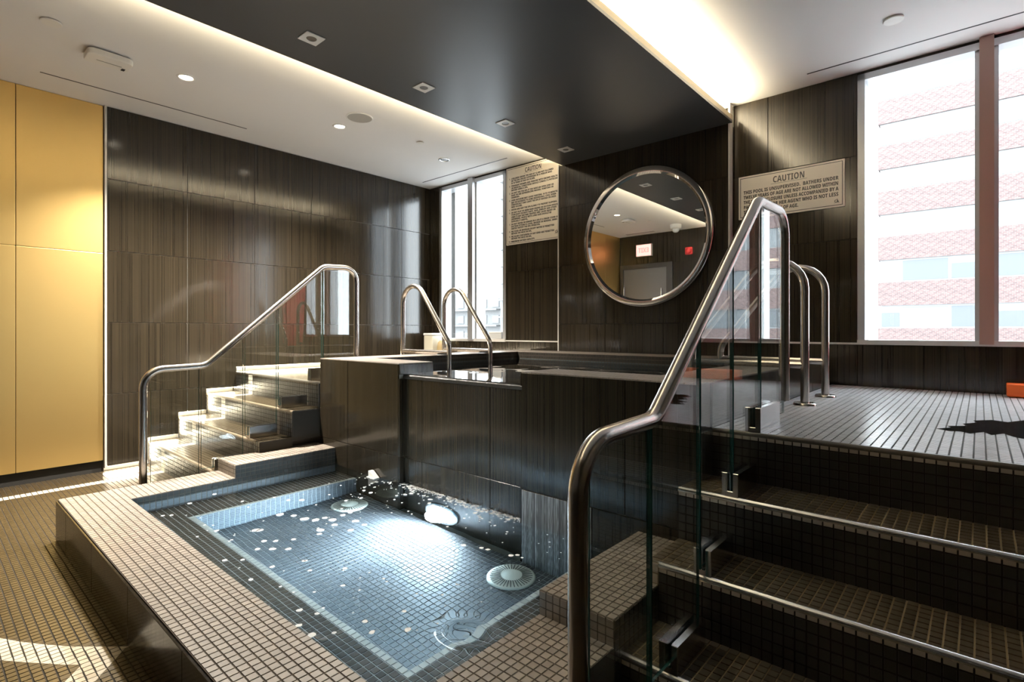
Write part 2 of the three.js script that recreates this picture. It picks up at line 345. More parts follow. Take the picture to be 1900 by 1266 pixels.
function cutTile(p) {                                             // a tile cut along the edge of the band
  const [d, gx, gz] = logoDistance(p.x, p.z), a = TILE / 2;
  for (const sign of [1, -1]) {
    let poly = [[-a, -a], [a, -a], [a, a], [-a, a]], out = [];
    const f = (q) => sign * (d + q[0] * gx + q[1] * gz) - 0.0006;
    for (let i = 0; i < 4; i++) { const q = poly[i], r = poly[(i + 1) % 4], fq = f(q), fr = f(r); if (fq >= 0) out.push(q); if (fq * fr < 0) { const t = fq / (fq - fr); out.push([q[0] + (r[0] - q[0]) * t, q[1] + (r[1] - q[1]) * t]); } }
    if (out.length < 3) continue;
    const pos = [], y1 = RISE, y0 = -0.004;
    for (let i = 1; i + 1 < out.length; i++) for (const k of [0, i + 1, i]) pos.push(out[k][0], y1, out[k][1]);
    for (let i = 0; i < out.length; i++) { const q = out[i], r = out[(i + 1) % out.length]; pos.push(q[0], y0, q[1], q[0], y1, q[1], r[0], y1, r[1], q[0], y0, q[1], r[0], y1, r[1], r[0], y0, r[1]); }
    const g = new THREE.BufferGeometry(); g.setAttribute('position', new THREE.Float32BufferAttribute(pos, 3)); g.translate(p.x, 0, p.z); g.computeVertexNormals();
    (sign > 0 ? cutBrown : cutCream).push(g);
  }
}
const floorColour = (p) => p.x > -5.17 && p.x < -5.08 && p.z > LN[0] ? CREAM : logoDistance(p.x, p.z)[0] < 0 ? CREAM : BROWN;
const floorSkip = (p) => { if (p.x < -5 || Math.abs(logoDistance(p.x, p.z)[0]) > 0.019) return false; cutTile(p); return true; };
for (const [x0, x1, z0, z1] of [[-5.5, XR, -0.54, ZB], [-5.6, -3.873, LN[0], -0.54], [-0.82, XR, RN[0], -0.54]]) {
  box(floor, 'bed', x0, x1, -0.42, 0.0 - 0.0005, z0, z1, groutMid);
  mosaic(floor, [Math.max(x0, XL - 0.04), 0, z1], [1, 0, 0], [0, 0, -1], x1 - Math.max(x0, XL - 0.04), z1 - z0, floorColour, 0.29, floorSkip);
}
for (const [list, c] of [[cutCream, CREAM], [cutBrown, BROWN]]) if (list.length) {
  const m = put(floor, 'cut_tiles', mergeGeometries(list), tileMat(c, 0.34)); m.userData = { kind: 'stuff' };
}

// ------------------------------------------------------------------ stairs and raised deck
const noseDark = std(lin(0.10, 0.088, 0.072), 0.35);
function staircase(name, label, spans, noses, colours, railSide) {
  const [x0, xEnd] = spans[2];
  const g = thing(name, label, 'staircase', [(x0 + xEnd) / 2, 0, noses[0]], { group: 'mosaic staircases up to the raised deck' });
  const zBack = ZF + 0.002;
  for (let k = 0; k < 4; k++) {
    const top = (k + 1) * R, zf = noses[k], zb = k < 3 ? noses[k + 1] : zBack;
    const [xa, x1] = spans[k];
    box(g, k < 3 ? 'step' : 'landing', xa, x1, k ? k * R - 0.02 : -0.42, top - 0.004, zb, zf, groutMid);
    box(g, 'tile_bed', xa, x1, top - 0.004, top - 0.0005, zb, zf, k < 3 ? colours.grout : groutMid);
    if (k < 3) box(g, 'step_core', railSide === 'left' ? -0.828 : xa, railSide === 'left' ? x1 : -3.876, k * R - 0.02, top - 0.02, zBack, zb, groutDark);
    mosaic(g, [xa, top, zf], [1, 0, 0], [0, 0, -1], x1 - xa, zf - zb, colours.top(k), colours.glaze);
    // rounded nosing row and the riser rows under it
    mosaic(g, [xa, top - PITCH, zf], [1, 0, 0], [0, 1, 0], x1 - xa, PITCH, colours.nose, 0.3);
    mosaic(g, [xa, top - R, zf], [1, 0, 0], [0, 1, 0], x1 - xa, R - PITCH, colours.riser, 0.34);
    const nose = tube([V(xa, 0, 0), V(x1, 0, 0)], 0.012, 16);
    put(g, 'nosing', nose, k < 3 ? colours.noseBar : noseDark, 0, top - 0.0082, zf - 0.0082);
    // end face of each step
    const xe = railSide === 'left' ? xa : x1;
    box(g, 'end_cheek', xe - 0.004, xe + 0.004, k * R + 0.003, top - 0.004, Math.max(zb, -2.07), zf - 0.002, M.joint);
  }
  // the second step laps over the kerb block
  const [a, b] = railSide === 'left' ? [spans[2][0], spans[1][0]] : [spans[1][1], spans[2][1]];
  box(g, 'step_return', a, b, BT + 0.003, 2 * R - 0.0005, noses[2], noses[1], colours.grout);
  mosaic(g, [a, 2 * R, noses[1]], [1, 0, 0], [0, 0, -1], b - a, noses[1] - noses[2], colours.top(1), 0.33);
  mosaic(g, [a, BT + 0.003, noses[1]], [1, 0, 0], [0, 1, 0], b - a, 2 * R - BT - 0.003, colours.nose, 0.33);
  return g;
}
const BT = 0.312;
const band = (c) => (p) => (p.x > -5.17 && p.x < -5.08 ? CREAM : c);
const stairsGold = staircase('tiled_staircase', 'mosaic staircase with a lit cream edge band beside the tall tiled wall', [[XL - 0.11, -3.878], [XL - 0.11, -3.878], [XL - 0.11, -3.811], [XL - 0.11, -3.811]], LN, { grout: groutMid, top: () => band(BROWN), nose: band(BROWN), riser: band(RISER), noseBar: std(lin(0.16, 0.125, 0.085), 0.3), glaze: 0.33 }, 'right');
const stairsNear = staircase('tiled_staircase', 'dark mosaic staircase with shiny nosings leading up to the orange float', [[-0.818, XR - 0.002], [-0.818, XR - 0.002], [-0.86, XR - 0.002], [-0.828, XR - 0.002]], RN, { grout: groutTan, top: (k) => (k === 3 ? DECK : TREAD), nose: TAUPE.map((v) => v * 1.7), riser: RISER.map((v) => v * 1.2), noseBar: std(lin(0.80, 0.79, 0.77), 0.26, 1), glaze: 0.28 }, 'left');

// ------------------------------------------------------------------ hot tub below the spa
const tub = thing('hot_tub', 'sunken square hot tub with beige mosaic kerb full of clear water', 'hot tub', [-2.35, 0, -1.3]);
const KX0 = -3.873, KX1 = -0.82, IX0 = -3.58, IX1 = -1.105, KZ0 = -0.541, IZ0 = -0.815, KT = 0.23, BZ = -1.375, BZR = -1.39;
const BX0 = -3.30, BX1 = -1.37, BZ0 = -1.055, ZW = SPA.zf;
box(tub, 'kerb', KX0, KX1, -0.42, KT - 0.0005, IZ0, KZ0, groutDark);
box(tub, 'kerb', KX0, IX0, -0.42, KT - 0.0005, ZW, IZ0, groutDark);
box(tub, 'kerb', IX1, KX1, -0.42, KT - 0.0005, ZW, IZ0, groutDark);
box(tub, 'kerb_block', KX0, IX0, KT - 0.01, BT - 0.0005, ZW, BZ, groutDark);
box(tub, 'kerb_block', IX1, KX1, KT - 0.01, BT - 0.0005, ZW, BZR, groutDark);
box(tub, 'seat_ledge', IX0, IX1, -0.42, BENCH - 0.0005, BZ0, IZ0, groutPool); box(tub, 'seat_ledge', IX0, BX0, -0.42, BENCH - 0.0005, ZW, BZ0, groutPool); box(tub, 'seat_ledge', BX1, IX1, -0.42, BENCH - 0.0005, ZW, BZ0, groutPool);
box(tub, 'basin_floor', BX0, BX1, -0.42, TUBF - 0.0005, ZW, BZ0, groutPool);
// tops
mosaic(tub, [KX0, KT, KZ0], [1, 0, 0], [0, 0, -1], KX1 - KX0, KZ0 - IZ0, TAUPE, 0.38);
mosaic(tub, [KX0, KT, IZ0], [1, 0, 0], [0, 0, -1], IX0 - KX0, IZ0 - BZ, TAUPE, 0.38);
mosaic(tub, [IX1, KT, IZ0], [1, 0, 0], [0, 0, -1], KX1 - IX1, IZ0 - BZR, TAUPE, 0.38);
mosaic(tub, [KX0, BT, BZ], [1, 0, 0], [0, 0, -1], IX0 - KX0, BZ - ZW, TAUPE, 0.38);
mosaic(tub, [IX1, BT, BZR], [1, 0, 0], [0, 0, -1], KX1 - IX1, BZR - ZW, TAUPE, 0.38);
// block faces
mosaic(tub, [KX0, KT, BZ], [1, 0, 0], [0, 1, 0], IX0 - KX0, BT - KT, TAUPE, 0.38); mosaic(tub, [IX1, KT, BZR], [1, 0, 0], [0, 1, 0], KX1 - IX1, BT - KT, TAUPE, 0.38);
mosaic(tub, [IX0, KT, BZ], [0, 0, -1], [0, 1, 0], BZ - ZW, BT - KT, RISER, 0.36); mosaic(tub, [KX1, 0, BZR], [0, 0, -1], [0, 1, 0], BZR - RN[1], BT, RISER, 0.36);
// inner walls, dark above the water line and blue grey below
const inner = (p) => (p.y > WATER - 0.012 ? RISER : POOLT.map((v) => v * 1.4));
mosaic(tub, [IX0, BENCH, IZ0], [0, 0, -1], [0, 1, 0], IZ0 - ZW, KT - BENCH, inner, 0.3);
mosaic(tub, [IX1, BENCH, ZW], [0, 0, 1], [0, 1, 0], IZ0 - ZW, KT - BENCH, inner, 0.3);
mosaic(tub, [IX1, BENCH, IZ0], [-1, 0, 0], [0, 1, 0], IX1 - IX0, KT - BENCH, inner, 0.3);
// ledges under water, pale edge tiles, risers and basin floor
const ledge = BROWN.map((v) => v * 0.75);
mosaic(tub, [IX0, BENCH, IZ0], [1, 0, 0], [0, 0, -1], IX1 - IX0, IZ0 - BZ0 - PITCH, ledge, 0.4);
mosaic(tub, [IX0, BENCH, BZ0 + PITCH], [1, 0, 0], [0, 0, -1], BX0 - IX0 - PITCH, BZ0 + PITCH - ZW, ledge, 0.4);
mosaic(tub, [BX1 + PITCH, BENCH, BZ0 + PITCH], [1, 0, 0], [0, 0, -1], IX1 - BX1 - PITCH, BZ0 + PITCH - ZW, ledge, 0.4);
mosaic(tub, [BX0 - PITCH, BENCH, BZ0 + PITCH], [1, 0, 0], [0, 0, -1], BX1 - BX0 + 2 * PITCH, PITCH, PALE, 0.4);
mosaic(tub, [BX0 - PITCH, BENCH, BZ0], [1, 0, 0], [0, 0, -1], PITCH, BZ0 - ZW, PALE, 0.4); mosaic(tub, [BX1, BENCH, BZ0], [1, 0, 0], [0, 0, -1], PITCH, BZ0 - ZW, PALE, 0.4);
mosaic(tub, [BX0, TUBF, BZ0], [0, 0, -1], [0, 1, 0], BZ0 - ZW, BENCH - TUBF, POOLT.map((v) => v * 1.9), 0.4);
mosaic(tub, [BX1, TUBF, ZW], [0, 0, 1], [0, 1, 0], BZ0 - ZW, BENCH - TUBF, POOLT.map((v) => v * 1.9), 0.4);
mosaic(tub, [BX1, TUBF, BZ0], [-1, 0, 0], [0, 1, 0], BX1 - BX0, BENCH - TUBF, POOLT.map((v) => v * 1.9), 0.4);
mosaic(tub, [BX0, TUBF, BZ0], [1, 0, 0], [0, 0, -1], BX1 - BX0, BZ0 - ZW, POOLT, 0.4);
// outer faces of the kerb in large dark tile
slabs(tub, 'z+', KZ0 + 0.0096, [KX0, -3.58, -2.98, -2.38, -1.78, -1.18, KX1], [0.003, KT - 0.004]);
slabs(tub, 'x-', KX0 - 0.0096, [LN[0], -0.95, KZ0], [0.003, KT - 0.004]);

// two main drains on the basin floor
function drain(x, z, label) {
  const g = thing('drain_cover', label, 'drain', [x, TUBF, z], { group: 'round drain covers on the tub floor' });
  put(g, 'dome', lathe([[0.118, 0.002], [0.118, 0.01], [0.108, 0.018], [0.045, 0.03], [0.0, 0.032]], 48), std(lin(0.66, 0.66, 0.58), 0.5), x, TUBF, z);
  for (let k = 0; k < 36; k++) {
    const a = k / 36 * 2 * Math.PI, r = 0.078, s = boxGeo(0.052, 0.0016, 0.0035), m = put(g, 'slot', s, M.dark, x + r * Math.cos(a), TUBF + 0.0256, z + r * Math.sin(a));
    m.rotation.set(0, -a, 0); m.rotateZ(-0.19);
  }
  return g;
}
drain(-1.71, -1.93, 'slotted round drain cover on the tub floor near the stained wall tile');
drain(-3.10, -1.90, 'pale round drain cover on the tub floor by the overflow spout');

// ------------------------------------------------------------------ raised spa
const spa = thing('raised_spa', 'raised spa with dark tiled front and a wide overflow weir', 'spa', [-2.32, 0, -3.2]);
const spaBody = std(lin(0.03, 0.032, 0.034), 0.5);
box(spa, 'front_wall', SPA.x0, -2.81, -0.42, RIM - 0.0005, SPA.iz0, SPA.zf - 0.0096, M.paleJoint);
box(spa, 'weir_wall', -2.81, -1.77, -0.42, 0.872, SPA.iz0, SPA.zw - 0.0096, M.paleJoint);
box(spa, 'front_wall', -1.77, SPA.x1, -0.42, RIM - 0.0005, SPA.iz0, SPA.zf - 0.0096, M.paleJoint);
box(spa, 'side_wall', SPA.x0, SPA.ix0, -0.42, RIM - 0.0005, SPA.iz1, SPA.iz0, groutDark); box(spa, 'side_wall', SPA.ix1, SPA.x1, -0.42, RIM - 0.0005, SPA.iz1, SPA.iz0, groutDark);
box(spa, 'rear_wall', SPA.x0, SPA.x1, -0.42, RIM - 0.0005, ZM + 0.002, SPA.iz1, groutDark);
box(spa, 'basin_floor', SPA.ix0, SPA.ix1, 0.05, 0.20, SPA.iz1, SPA.iz0, spaBody);
for (const [x0, x1, z0, z1] of [[SPA.x0, -2.81, SPA.zf, SPA.iz0], [-1.77, SPA.x1, SPA.zf, SPA.iz0], [SPA.x0, SPA.ix0, SPA.iz0, SPA.iz1], [SPA.ix1, SPA.x1, SPA.iz0, SPA.iz1], [SPA.x0, SPA.x1, SPA.iz1, ZM]])
  mosaic(spa, [x0, RIM, z0], [1, 0, 0], [0, 0, -1], x1 - x0, z0 - z1, TAUPE, 0.3);
const spaTile = (p) => (p.y > SPAWATER ? RISER : [0.07, 0.10, 0.11]);
mosaic(spa, [SPA.ix0, 0.2, SPA.iz0], [0, 0, -1], [0, 1, 0], SPA.iz0 - SPA.iz1, RIM - 0.2, spaTile, 0.3);
mosaic(spa, [SPA.ix0, 0.2, SPA.iz1], [1, 0, 0], [0, 1, 0], SPA.ix1 - SPA.ix0, RIM - 0.2, spaTile, 0.3);
mosaic(spa, [SPA.ix1, 0.2, SPA.iz1], [0, 0, 1], [0, 1, 0], SPA.iz0 - SPA.iz1, RIM - 0.2, spaTile, 0.3);
slabs(spa, 'z+', SPA.zf, [SPA.x0, -3.41, -2.812], [-0.30, 0.365, RIM - 0.003]);
slabs(spa, 'z+', SPA.zf, [-1.768, -1.17, SPA.x1], [0.365, RIM - 0.003]);
slabs(spa, 'z+', SPA.zf, [-1.34, SPA.x1], [-0.30, 0.362]);
slabs(spa, 'z+', SPA.zw, [-2.81, -2.62, -2.03, -1.77], [-0.30, 0.357, 0.868]);
slabs(spa, 'x+', -2.8005, [-SPA.zf + 0.001, 2.36], [0.893, RIM - 0.003]);
slabs(spa, 'x+', -2.8005, [-SPA.zf + 0.001, -SPA.zw], [-0.30, 0.365, 0.868], { joint: 0.002 });
slabs(spa, 'x-', -1.7795, [-2.36, SPA.zf - 0.001], [0.893, RIM - 0.003]);
slabs(spa, 'x-', -1.7795, [SPA.zw, SPA.zf - 0.001], [-0.30, 0.365, 0.868], { joint: 0.002 });
slabs(spa, 'x+', SPA.x1 + 0.0096, [2.19, 2.75, 3.35, 3.95, -ZM], [DECKY, RIM - 0.003]);
slabs(spa, 'x-', SPA.x0 - 0.0096, [ZM, -3.9, -3.3, -2.7, LN[3] - 0.0], [DECKY, RIM - 0.003]);
{ // tile with mineral stains under the weir corner
  const stain = dataTex(256, 128, (x, y) => {
    const s = streak((x * 5) % SW, 40), u = (x * 7 + 300) % SW, drip = Math.max(0, streakRow[u] * 1.3 + 0.5 * (streakFade((x * 29) % SW, y * 3 % SH) - 0.45)), k = Math.min(0.75, drip * 1.2);
    return [58 + 50 * s + k * 150, 54 + 50 * s + k * 152, 50 + 48 * s + k * 156];
  }, true);
  stain.repeat.set(4, 1.6); const m = std(lin(1, 1, 1), 0.55, 0, { map: stain });
  slabs(spa, 'z+', SPA.zf, [-1.768, -1.343], [-0.30, 0.362], { material: m });
}
// rounded wet stone lip of the weir
{
  const s = new THREE.Shape(); s.moveTo(0, 0.868); s.lineTo(0, 0.880); s.absarc(-0.012, 0.880, 0.012, 0, Math.PI / 2, false); s.lineTo(-0.245, 0.892); s.lineTo(-0.245, 0.868);
  const g = new THREE.ExtrudeGeometry(s, { depth: 1.036, bevelEnabled: false, curveSegments: 6 }); g.rotateY(-Math.PI / 2);
  const rockBump = dataTex(256, 64, () => { const v = 90 + 165 * rnd() * rnd(); return [v, v, v]; });
  const m = put(spa, 'weir_lip', g, std(lin(0.045, 0.043, 0.038), 0.3, 0, { bumpMap: rockBump, bumpScale: 0.004 }), -1.772, 0, SPA.zw + 0.004);
  m.userData.label = 'rough wet stone lip';
  const uv = g.attributes.uv; for (let i = 0; i < uv.count; i++) uv.setXY(i, g.attributes.position.getX(i) * 3, (g.attributes.position.getY(i) + g.attributes.position.getZ(i)) * 6);
}
const spout = thing('overflow_spout', 'small white angled spout on the spa wall just above the tub water', 'spout', [-3.02, 0.2, -2.05]);
{
  const s = new THREE.Shape([[0, 0], [0.075, 0.0], [0.015, 0.036], [0.0, 0.036]].map(([x, y]) => new THREE.Vector2(x, y)));
  const g = new THREE.ExtrudeGeometry(s, { depth: 0.03, bevelEnabled: true, bevelThickness: 0.002, bevelSize: 0.002, bevelSegments: 1 });
  put(spout, 'body', g, M.whitePlastic, -3.09, 0.196, -2.068);
  box(spout, 'lip', -3.097, -3.010, 0.190, 0.196, -2.07, -2.025, M.whitePlastic);
}

// ------------------------------------------------------------------ water
function waterBody(name, label, x0, x1, y0, y1, z0, z1, wave, nx, nz, material) {
  const top = new THREE.PlaneGeometry(x1 - x0, z1 - z0, nx, nz); top.rotateX(-Math.PI / 2); top.translate((x0 + x1) / 2, y1, (z0 + z1) / 2);
  const p = top.attributes.position;
  for (let i = 0; i < p.count; i++) { const x = p.getX(i), z = p.getZ(i), e = Math.min(x - x0, x1 - x, z - z0, z1 - z); p.setY(i, y1 + (e < 1e-4 ? 0 : wave(x, z))); }
  top.computeVertexNormals();
  const shell = new THREE.BoxGeometry(x1 - x0, y1 - y0, z1 - z0).toNonIndexed(); shell.translate((x0 + x1) / 2, (y0 + y1) / 2, (z0 + z1) / 2);
  const sp = shell.attributes.position, keep = { position: [], normal: [], uv: [] };
  for (let t = 0; t < sp.count; t += 3) { if (shell.attributes.normal.getY(t) > 0.5) continue; for (let k = 0; k < 3; k++) for (const n of ['position', 'normal', 'uv']) { const a = shell.attributes[n]; for (let c = 0; c < a.itemSize; c++) keep[n].push(a.array[(t + k) * a.itemSize + c]); } }
  const rest = new THREE.BufferGeometry(); for (const n of ['position', 'normal', 'uv']) rest.setAttribute(n, new THREE.Float32BufferAttribute(keep[n], n === 'uv' ? 2 : 3));
  const m = new THREE.Mesh(mergeGeometries([top.toNonIndexed(), rest]), material); m.name = name; m.userData = { kind: 'structure', label, category: 'water' }; m.receiveShadow = true; scene.add(m);
  return m;
}
const waves = Array.from({ length: 34 }, () => { const a = rnd() * 2 * Math.PI, l = 0.07 + 0.35 * rnd() * rnd(); return [Math.cos(a) * 2 * Math.PI / l, Math.sin(a) * 2 * Math.PI / l, rnd() * 6.28, l]; });
const ripple = (x, z, k) => { let h = 0; for (const [kx, kz, ph, l] of waves) h += l * Math.sin(kx * x + kz * z + ph); return h * k; };
const [JX, JZ] = ground(868, 1172, WATER);
const swell = (x, z) => { const d = Math.hypot(x - JX, (z - JZ) * 1.3); return 0.007 * Math.exp(-d * d / 0.0028) - 0.0035 * Math.exp(-Math.pow((d - 0.085) / 0.03, 2)); };   // a jet wells up here
const waterMat = std(lin(1, 1, 1), 0.0, 0, { transmission: 1, thickness: 1, ior: 1.33, attenuationColor: lin(0.55, 0.75, 0.85), attenuationDistance: 1.6 });
waterBody('tub_water', 'clear rippling water in the hot tub', IX0 - 0.004, IX1 + 0.004, TUBF - 0.06, WATER, SPA.zw - 0.02, IZ0 + 0.004,
  (x, z) => swell(x, z) + ripple(x, z, 0.00022 + 0.0007 * Math.exp(-Math.max(0, z - ZW) * 4.5) * Math.exp(-Math.pow((x + 2.45) / 0.75, 2))), 260, 130, waterMat);
waterBody('spa_water', 'still water filling the raised spa to its weir', SPA.ix0 - 0.004, SPA.ix1 + 0.004, 0.18, SPAWATER, SPA.iz1 - 0.004, SPA.zw - 0.012,
  (x, z) => ripple(x * 0.5, z * 0.5, 0.0003), 160, 130, waterMat);
// foam flecks drifting on the tub
{
  const list = [], px = [[352, 935, 7], [398, 918, 6], [302, 958, 5], [318, 957, 5], [366, 997, 4], [402, 986, 6], [475, 985, 13], [482, 985, 11], [490, 1005, 8], [512, 1005, 8], [478, 1020, 9], [505, 1020, 9], [535, 1020, 9], [450, 1040, 7], [417, 1041, 7], [505, 1053, 9], [565, 1042, 7], [465, 1077, 8], [556, 1134, 10], [588, 1140, 8], [554, 1162, 9], [578, 1180, 13], [620, 1176, 8], [636, 1088, 7], [575, 1060, 6], [520, 956, 11], [545, 958, 9], [565, 964, 12], [586, 966, 10], [603, 962, 9], [617, 966, 12], [636, 957, 8], [650, 952, 7], [594, 985, 12], [621, 975, 10], [651, 985, 9], [676, 975, 8], [593, 992, 7], [545, 1002, 7], [700, 1002, 7], [860, 1013, 8], [893, 1018, 8], [905, 1021, 6], [948, 1032, 7], [960, 1031, 6], [750, 1136, 8], [757, 1170, 12], [690, 1175, 9], [677, 1155, 9], [636, 1254, 12], [560, 929, 8], [700, 1016, 6], [640, 1056, 7], [755, 1020, 6], [535, 929, 5], [660, 968, 11], [634, 945, 4], [642, 930, 5], [675, 911, 5], [688, 915, 6], [670, 925, 5], [583, 1100, 5], [600, 1130, 5], [520, 1090, 5], [444, 1055, 4], [430, 1003, 4]];
  const blob = (x, z, r, s) => { const g = new THREE.CircleGeometry(1, 11), p = g.attributes.position; for (let i = 1; i < p.count; i++) { const k = 0.8 + 0.35 * rnd(); p.setXY(i, p.getX(i) * k, p.getY(i) * k); } p.setXY(p.count - 1, p.getX(1), p.getY(1)); g.rotateX(-Math.PI / 2); g.scale(r * s, 1, r); g.rotateY(rnd() * 3); g.translate(x, WATER + 0.0025, z); list.push(g); };
  for (const [x, y, w] of px) { const [gx, gz] = ground(x, y, WATER), dep = pixelOf(V(gx, WATER, gz))[2]; blob(gx, gz, w * 0.62 * dep / F, 0.8 + 0.5 * rnd()); }
  for (let k = 0; k < 150; k++) { const x = -3.2 + 1.9 * rnd(), z = -2.05 + 1.1 * Math.pow(rnd(), 1.6); blob(x, z, 0.003 + 0.006 * rnd() * rnd(), 1); }
  for (let k = 0; k < 60; k++) { const x = -2.95 + 1.15 * Math.pow(rnd(), 1.3), z = -2.06 + 0.22 * rnd() * rnd(); if (x > -1.8) continue; blob(x, z, 0.004 + 0.011 * rnd() * rnd(), 1.4); }
  for (let k = 0; k < 420; k++) { const x = -2.80 + 1.02 * rnd(), z = SPA.zw + 0.004 + 0.075 * rnd() * rnd(); blob(x, z, 0.003 + 0.007 * rnd() * rnd(), 1.5); }   // froth where the overflow lands
  const m = new THREE.Mesh(mergeGeometries(list), std(lin(0.80, 0.82, 0.83), 0.7)); m.name = 'foam'; m.userData = { kind: 'stuff', label: 'white foam flecks drifting on the hot tub water', category: 'foam' }; scene.add(m);
}

// ------------------------------------------------------------------ glass balustrades with tubular handrails
function balustrade(label, x, zTop, zEnd, noses, edges, clampSide) {
  const g = thing('glass_balustrade', label, 'railing', [x, 0, -0.98], { group: 'glass balustrades of the stairs' });
  const c = path([[V(x, 0, -0.98)], [V(x, 0.925, -0.98), 0.12], [V(x, 0.937, -1.345), 0.10], [V(x, 1.70, zTop), 0.10], [V(x, 1.715, zEnd), 0.11], [V(x, DECKY + 0.085, zEnd)]]), pts = samples(c);
  put(g, 'handrail', tube(pts, 0.0225, 24), M.steel);
  put(g, 'base_flange', lathe([[0, 0.008], [0.05, 0.008], [0.052, 0.004], [0.052, 0]], 32), M.steel, x, 0.001, -0.98);
  const zs = [-1.0, ...edges, zEnd + 0.02], bottoms = [0.06, R + 0.03, 2 * R + 0.03, 3 * R + 0.03, 4 * R + 0.03];
  const top = (z) => { let y = 0; for (let i = 0; i + 1 < pts.length; i++) { const a = pts[i], b = pts[i + 1]; if (Math.abs(a.z - b.z) < 1e-6) continue; if ((z <= a.z && z >= b.z)) y = Math.max(y, a.y + (b.y - a.y) * (z - a.z) / (b.z - a.z)); } return y; };
  for (let k = 0; k < 5; k++) {
    const za = k ? zs[k] - 0.006 : zs[0] - 0.02, zb = k < 4 ? zs[k + 1] + 0.006 : zs[5], pl = [[-za, bottoms[k]], [-zb, bottoms[k]]];
    const inner = []; for (let i = 0; i <= 24; i++) { const z = zb + (za - zb) * i / 24; inner.push([-z, top(z) - 0.012]); }
    const s = new THREE.Shape([...pl, ...inner].map(([a, b]) => new THREE.Vector2(a, b)));
    const geo = new THREE.ExtrudeGeometry(s, { depth: 0.007, bevelEnabled: true, bevelSize: 0.0015, bevelOffset: -0.0015, bevelThickness: 0.0015, bevelSegments: 1 }); geo.translate(0, 0, -0.0035); geo.rotateY(Math.PI / 2);
    const m = put(g, 'glass_panel', geo, [M.glass, M.glassEdge], x, 0, 0); m.userData.label = 'clear glass panel with green edge';
  }
  for (let k = 0; k < 4; k++) {
    const y = (k + 1) * R + RISE, len = k === 3 ? 0.27 : 0.205, z0 = noses[k] - 0.004, h = k === 3 ? 0.098 : 0.085, w = 0.029;
    const s = new THREE.Shape([[-w, 0], [w, 0], [w, h], [0.009, h], [0.009, 0.02], [-0.009, 0.02], [-0.009, h], [-w, h]].map(([a, b]) => new THREE.Vector2(a, b)));
    const geo = new THREE.ExtrudeGeometry(s, { depth: len - 0.004, bevelEnabled: true, bevelThickness: 0.002, bevelSize: 0.002, bevelOffset: -0.002, bevelSegments: 1 }); geo.translate(0, 0, -len + 0.002);
    put(g, 'clamp', geo, M.brightSteel, x, y, z0);
  }
  return g;
}
balustrade('glass balustrade with steel handrail beside the lit staircase at the tall tiled wall', -4.02, -2.225, -2.527, LN, [-1.31, -1.60, -1.845, -2.215]);
balustrade('glass balustrade with steel handrail beside the dark staircase to the deck', -0.67, -2.25, -2.637, RN, [-1.32, -1.655, -1.955, -2.275]);

// ------------------------------------------------------------------ spa grab rails
function grabRail(label, z, xd, xw, baseY, group) {
  const g = thing('grab_rail', label, 'grab rail', [xd, baseY, z], { group }), s = Math.sign(xw - xd);
  const slope = 1.26, yk = 1.07, apex = yk + slope * Math.abs(xw - xd), pts = samples(path([[V(xd, baseY, z)], [V(xd, apex, z), 0.155], [V(xw, yk, z), 0.12], [V(xw, 0.45, z)]]));
  put(g, 'tube', tube(pts, 0.0215, 22), M.steel);
  put(g, 'crossbar', tube([V(xd, 0.992, z), V(xw, 0.992, z)], 0.019, 18), M.steel);
  put(g, 'flange', lathe([[0.0, 0.014], [0.05, 0.014], [0.056, 0.010], [0.058, 0.0]], 12), M.steel, xd, baseY + RISE, z);
}
grabRail('steel grab rail over the spa rim in front of the window mullion', -3.5, -3.99, -3.355, DECKY, 'grab rails at the lit landing');
grabRail('steel grab rail over the spa rim closest to the overflow weir', -2.99, -3.98, -3.345, DECKY, 'grab rails at the lit landing');
grabRail('steel grab rail with round foot on the deck beside the glass clamp', -3.19, -0.708, -1.33, DECKY, 'grab rails on the deck');
grabRail('steel grab rail with round foot on the deck beside the window wall', -3.665, -0.702, -1.33, DECKY, 'grab rails on the deck');

// ------------------------------------------------------------------ round mirror
const mirror = thing('round_mirror', 'large round mirror with polished metal rim on the tiled pier', 'mirror', [-2.302, 2.036, ZM]);
{
  const turn = (m) => { m.rotation.x = Math.PI / 2; return m; };
  turn(put(mirror, 'glass', lathe([[0, 0.012], [0.572, 0.012], [0.572, 0.010]], 96), M.mirror, -2.302, 2.036, ZM));
  turn(put(mirror, 'rim', lathe([[0.640, 0.0], [0.640, 0.026], [0.632, 0.034], [0.602, 0.036], [0.590, 0.034]], 96), std(lin(0.72, 0.70, 0.67), 0.16, 1), -2.302, 2.036, ZM));
  turn(put(mirror, 'bevel', lathe([[0.590, 0.034], [0.571, 0.0122]], 96), M.mirror, -2.302, 2.036, ZM));
}

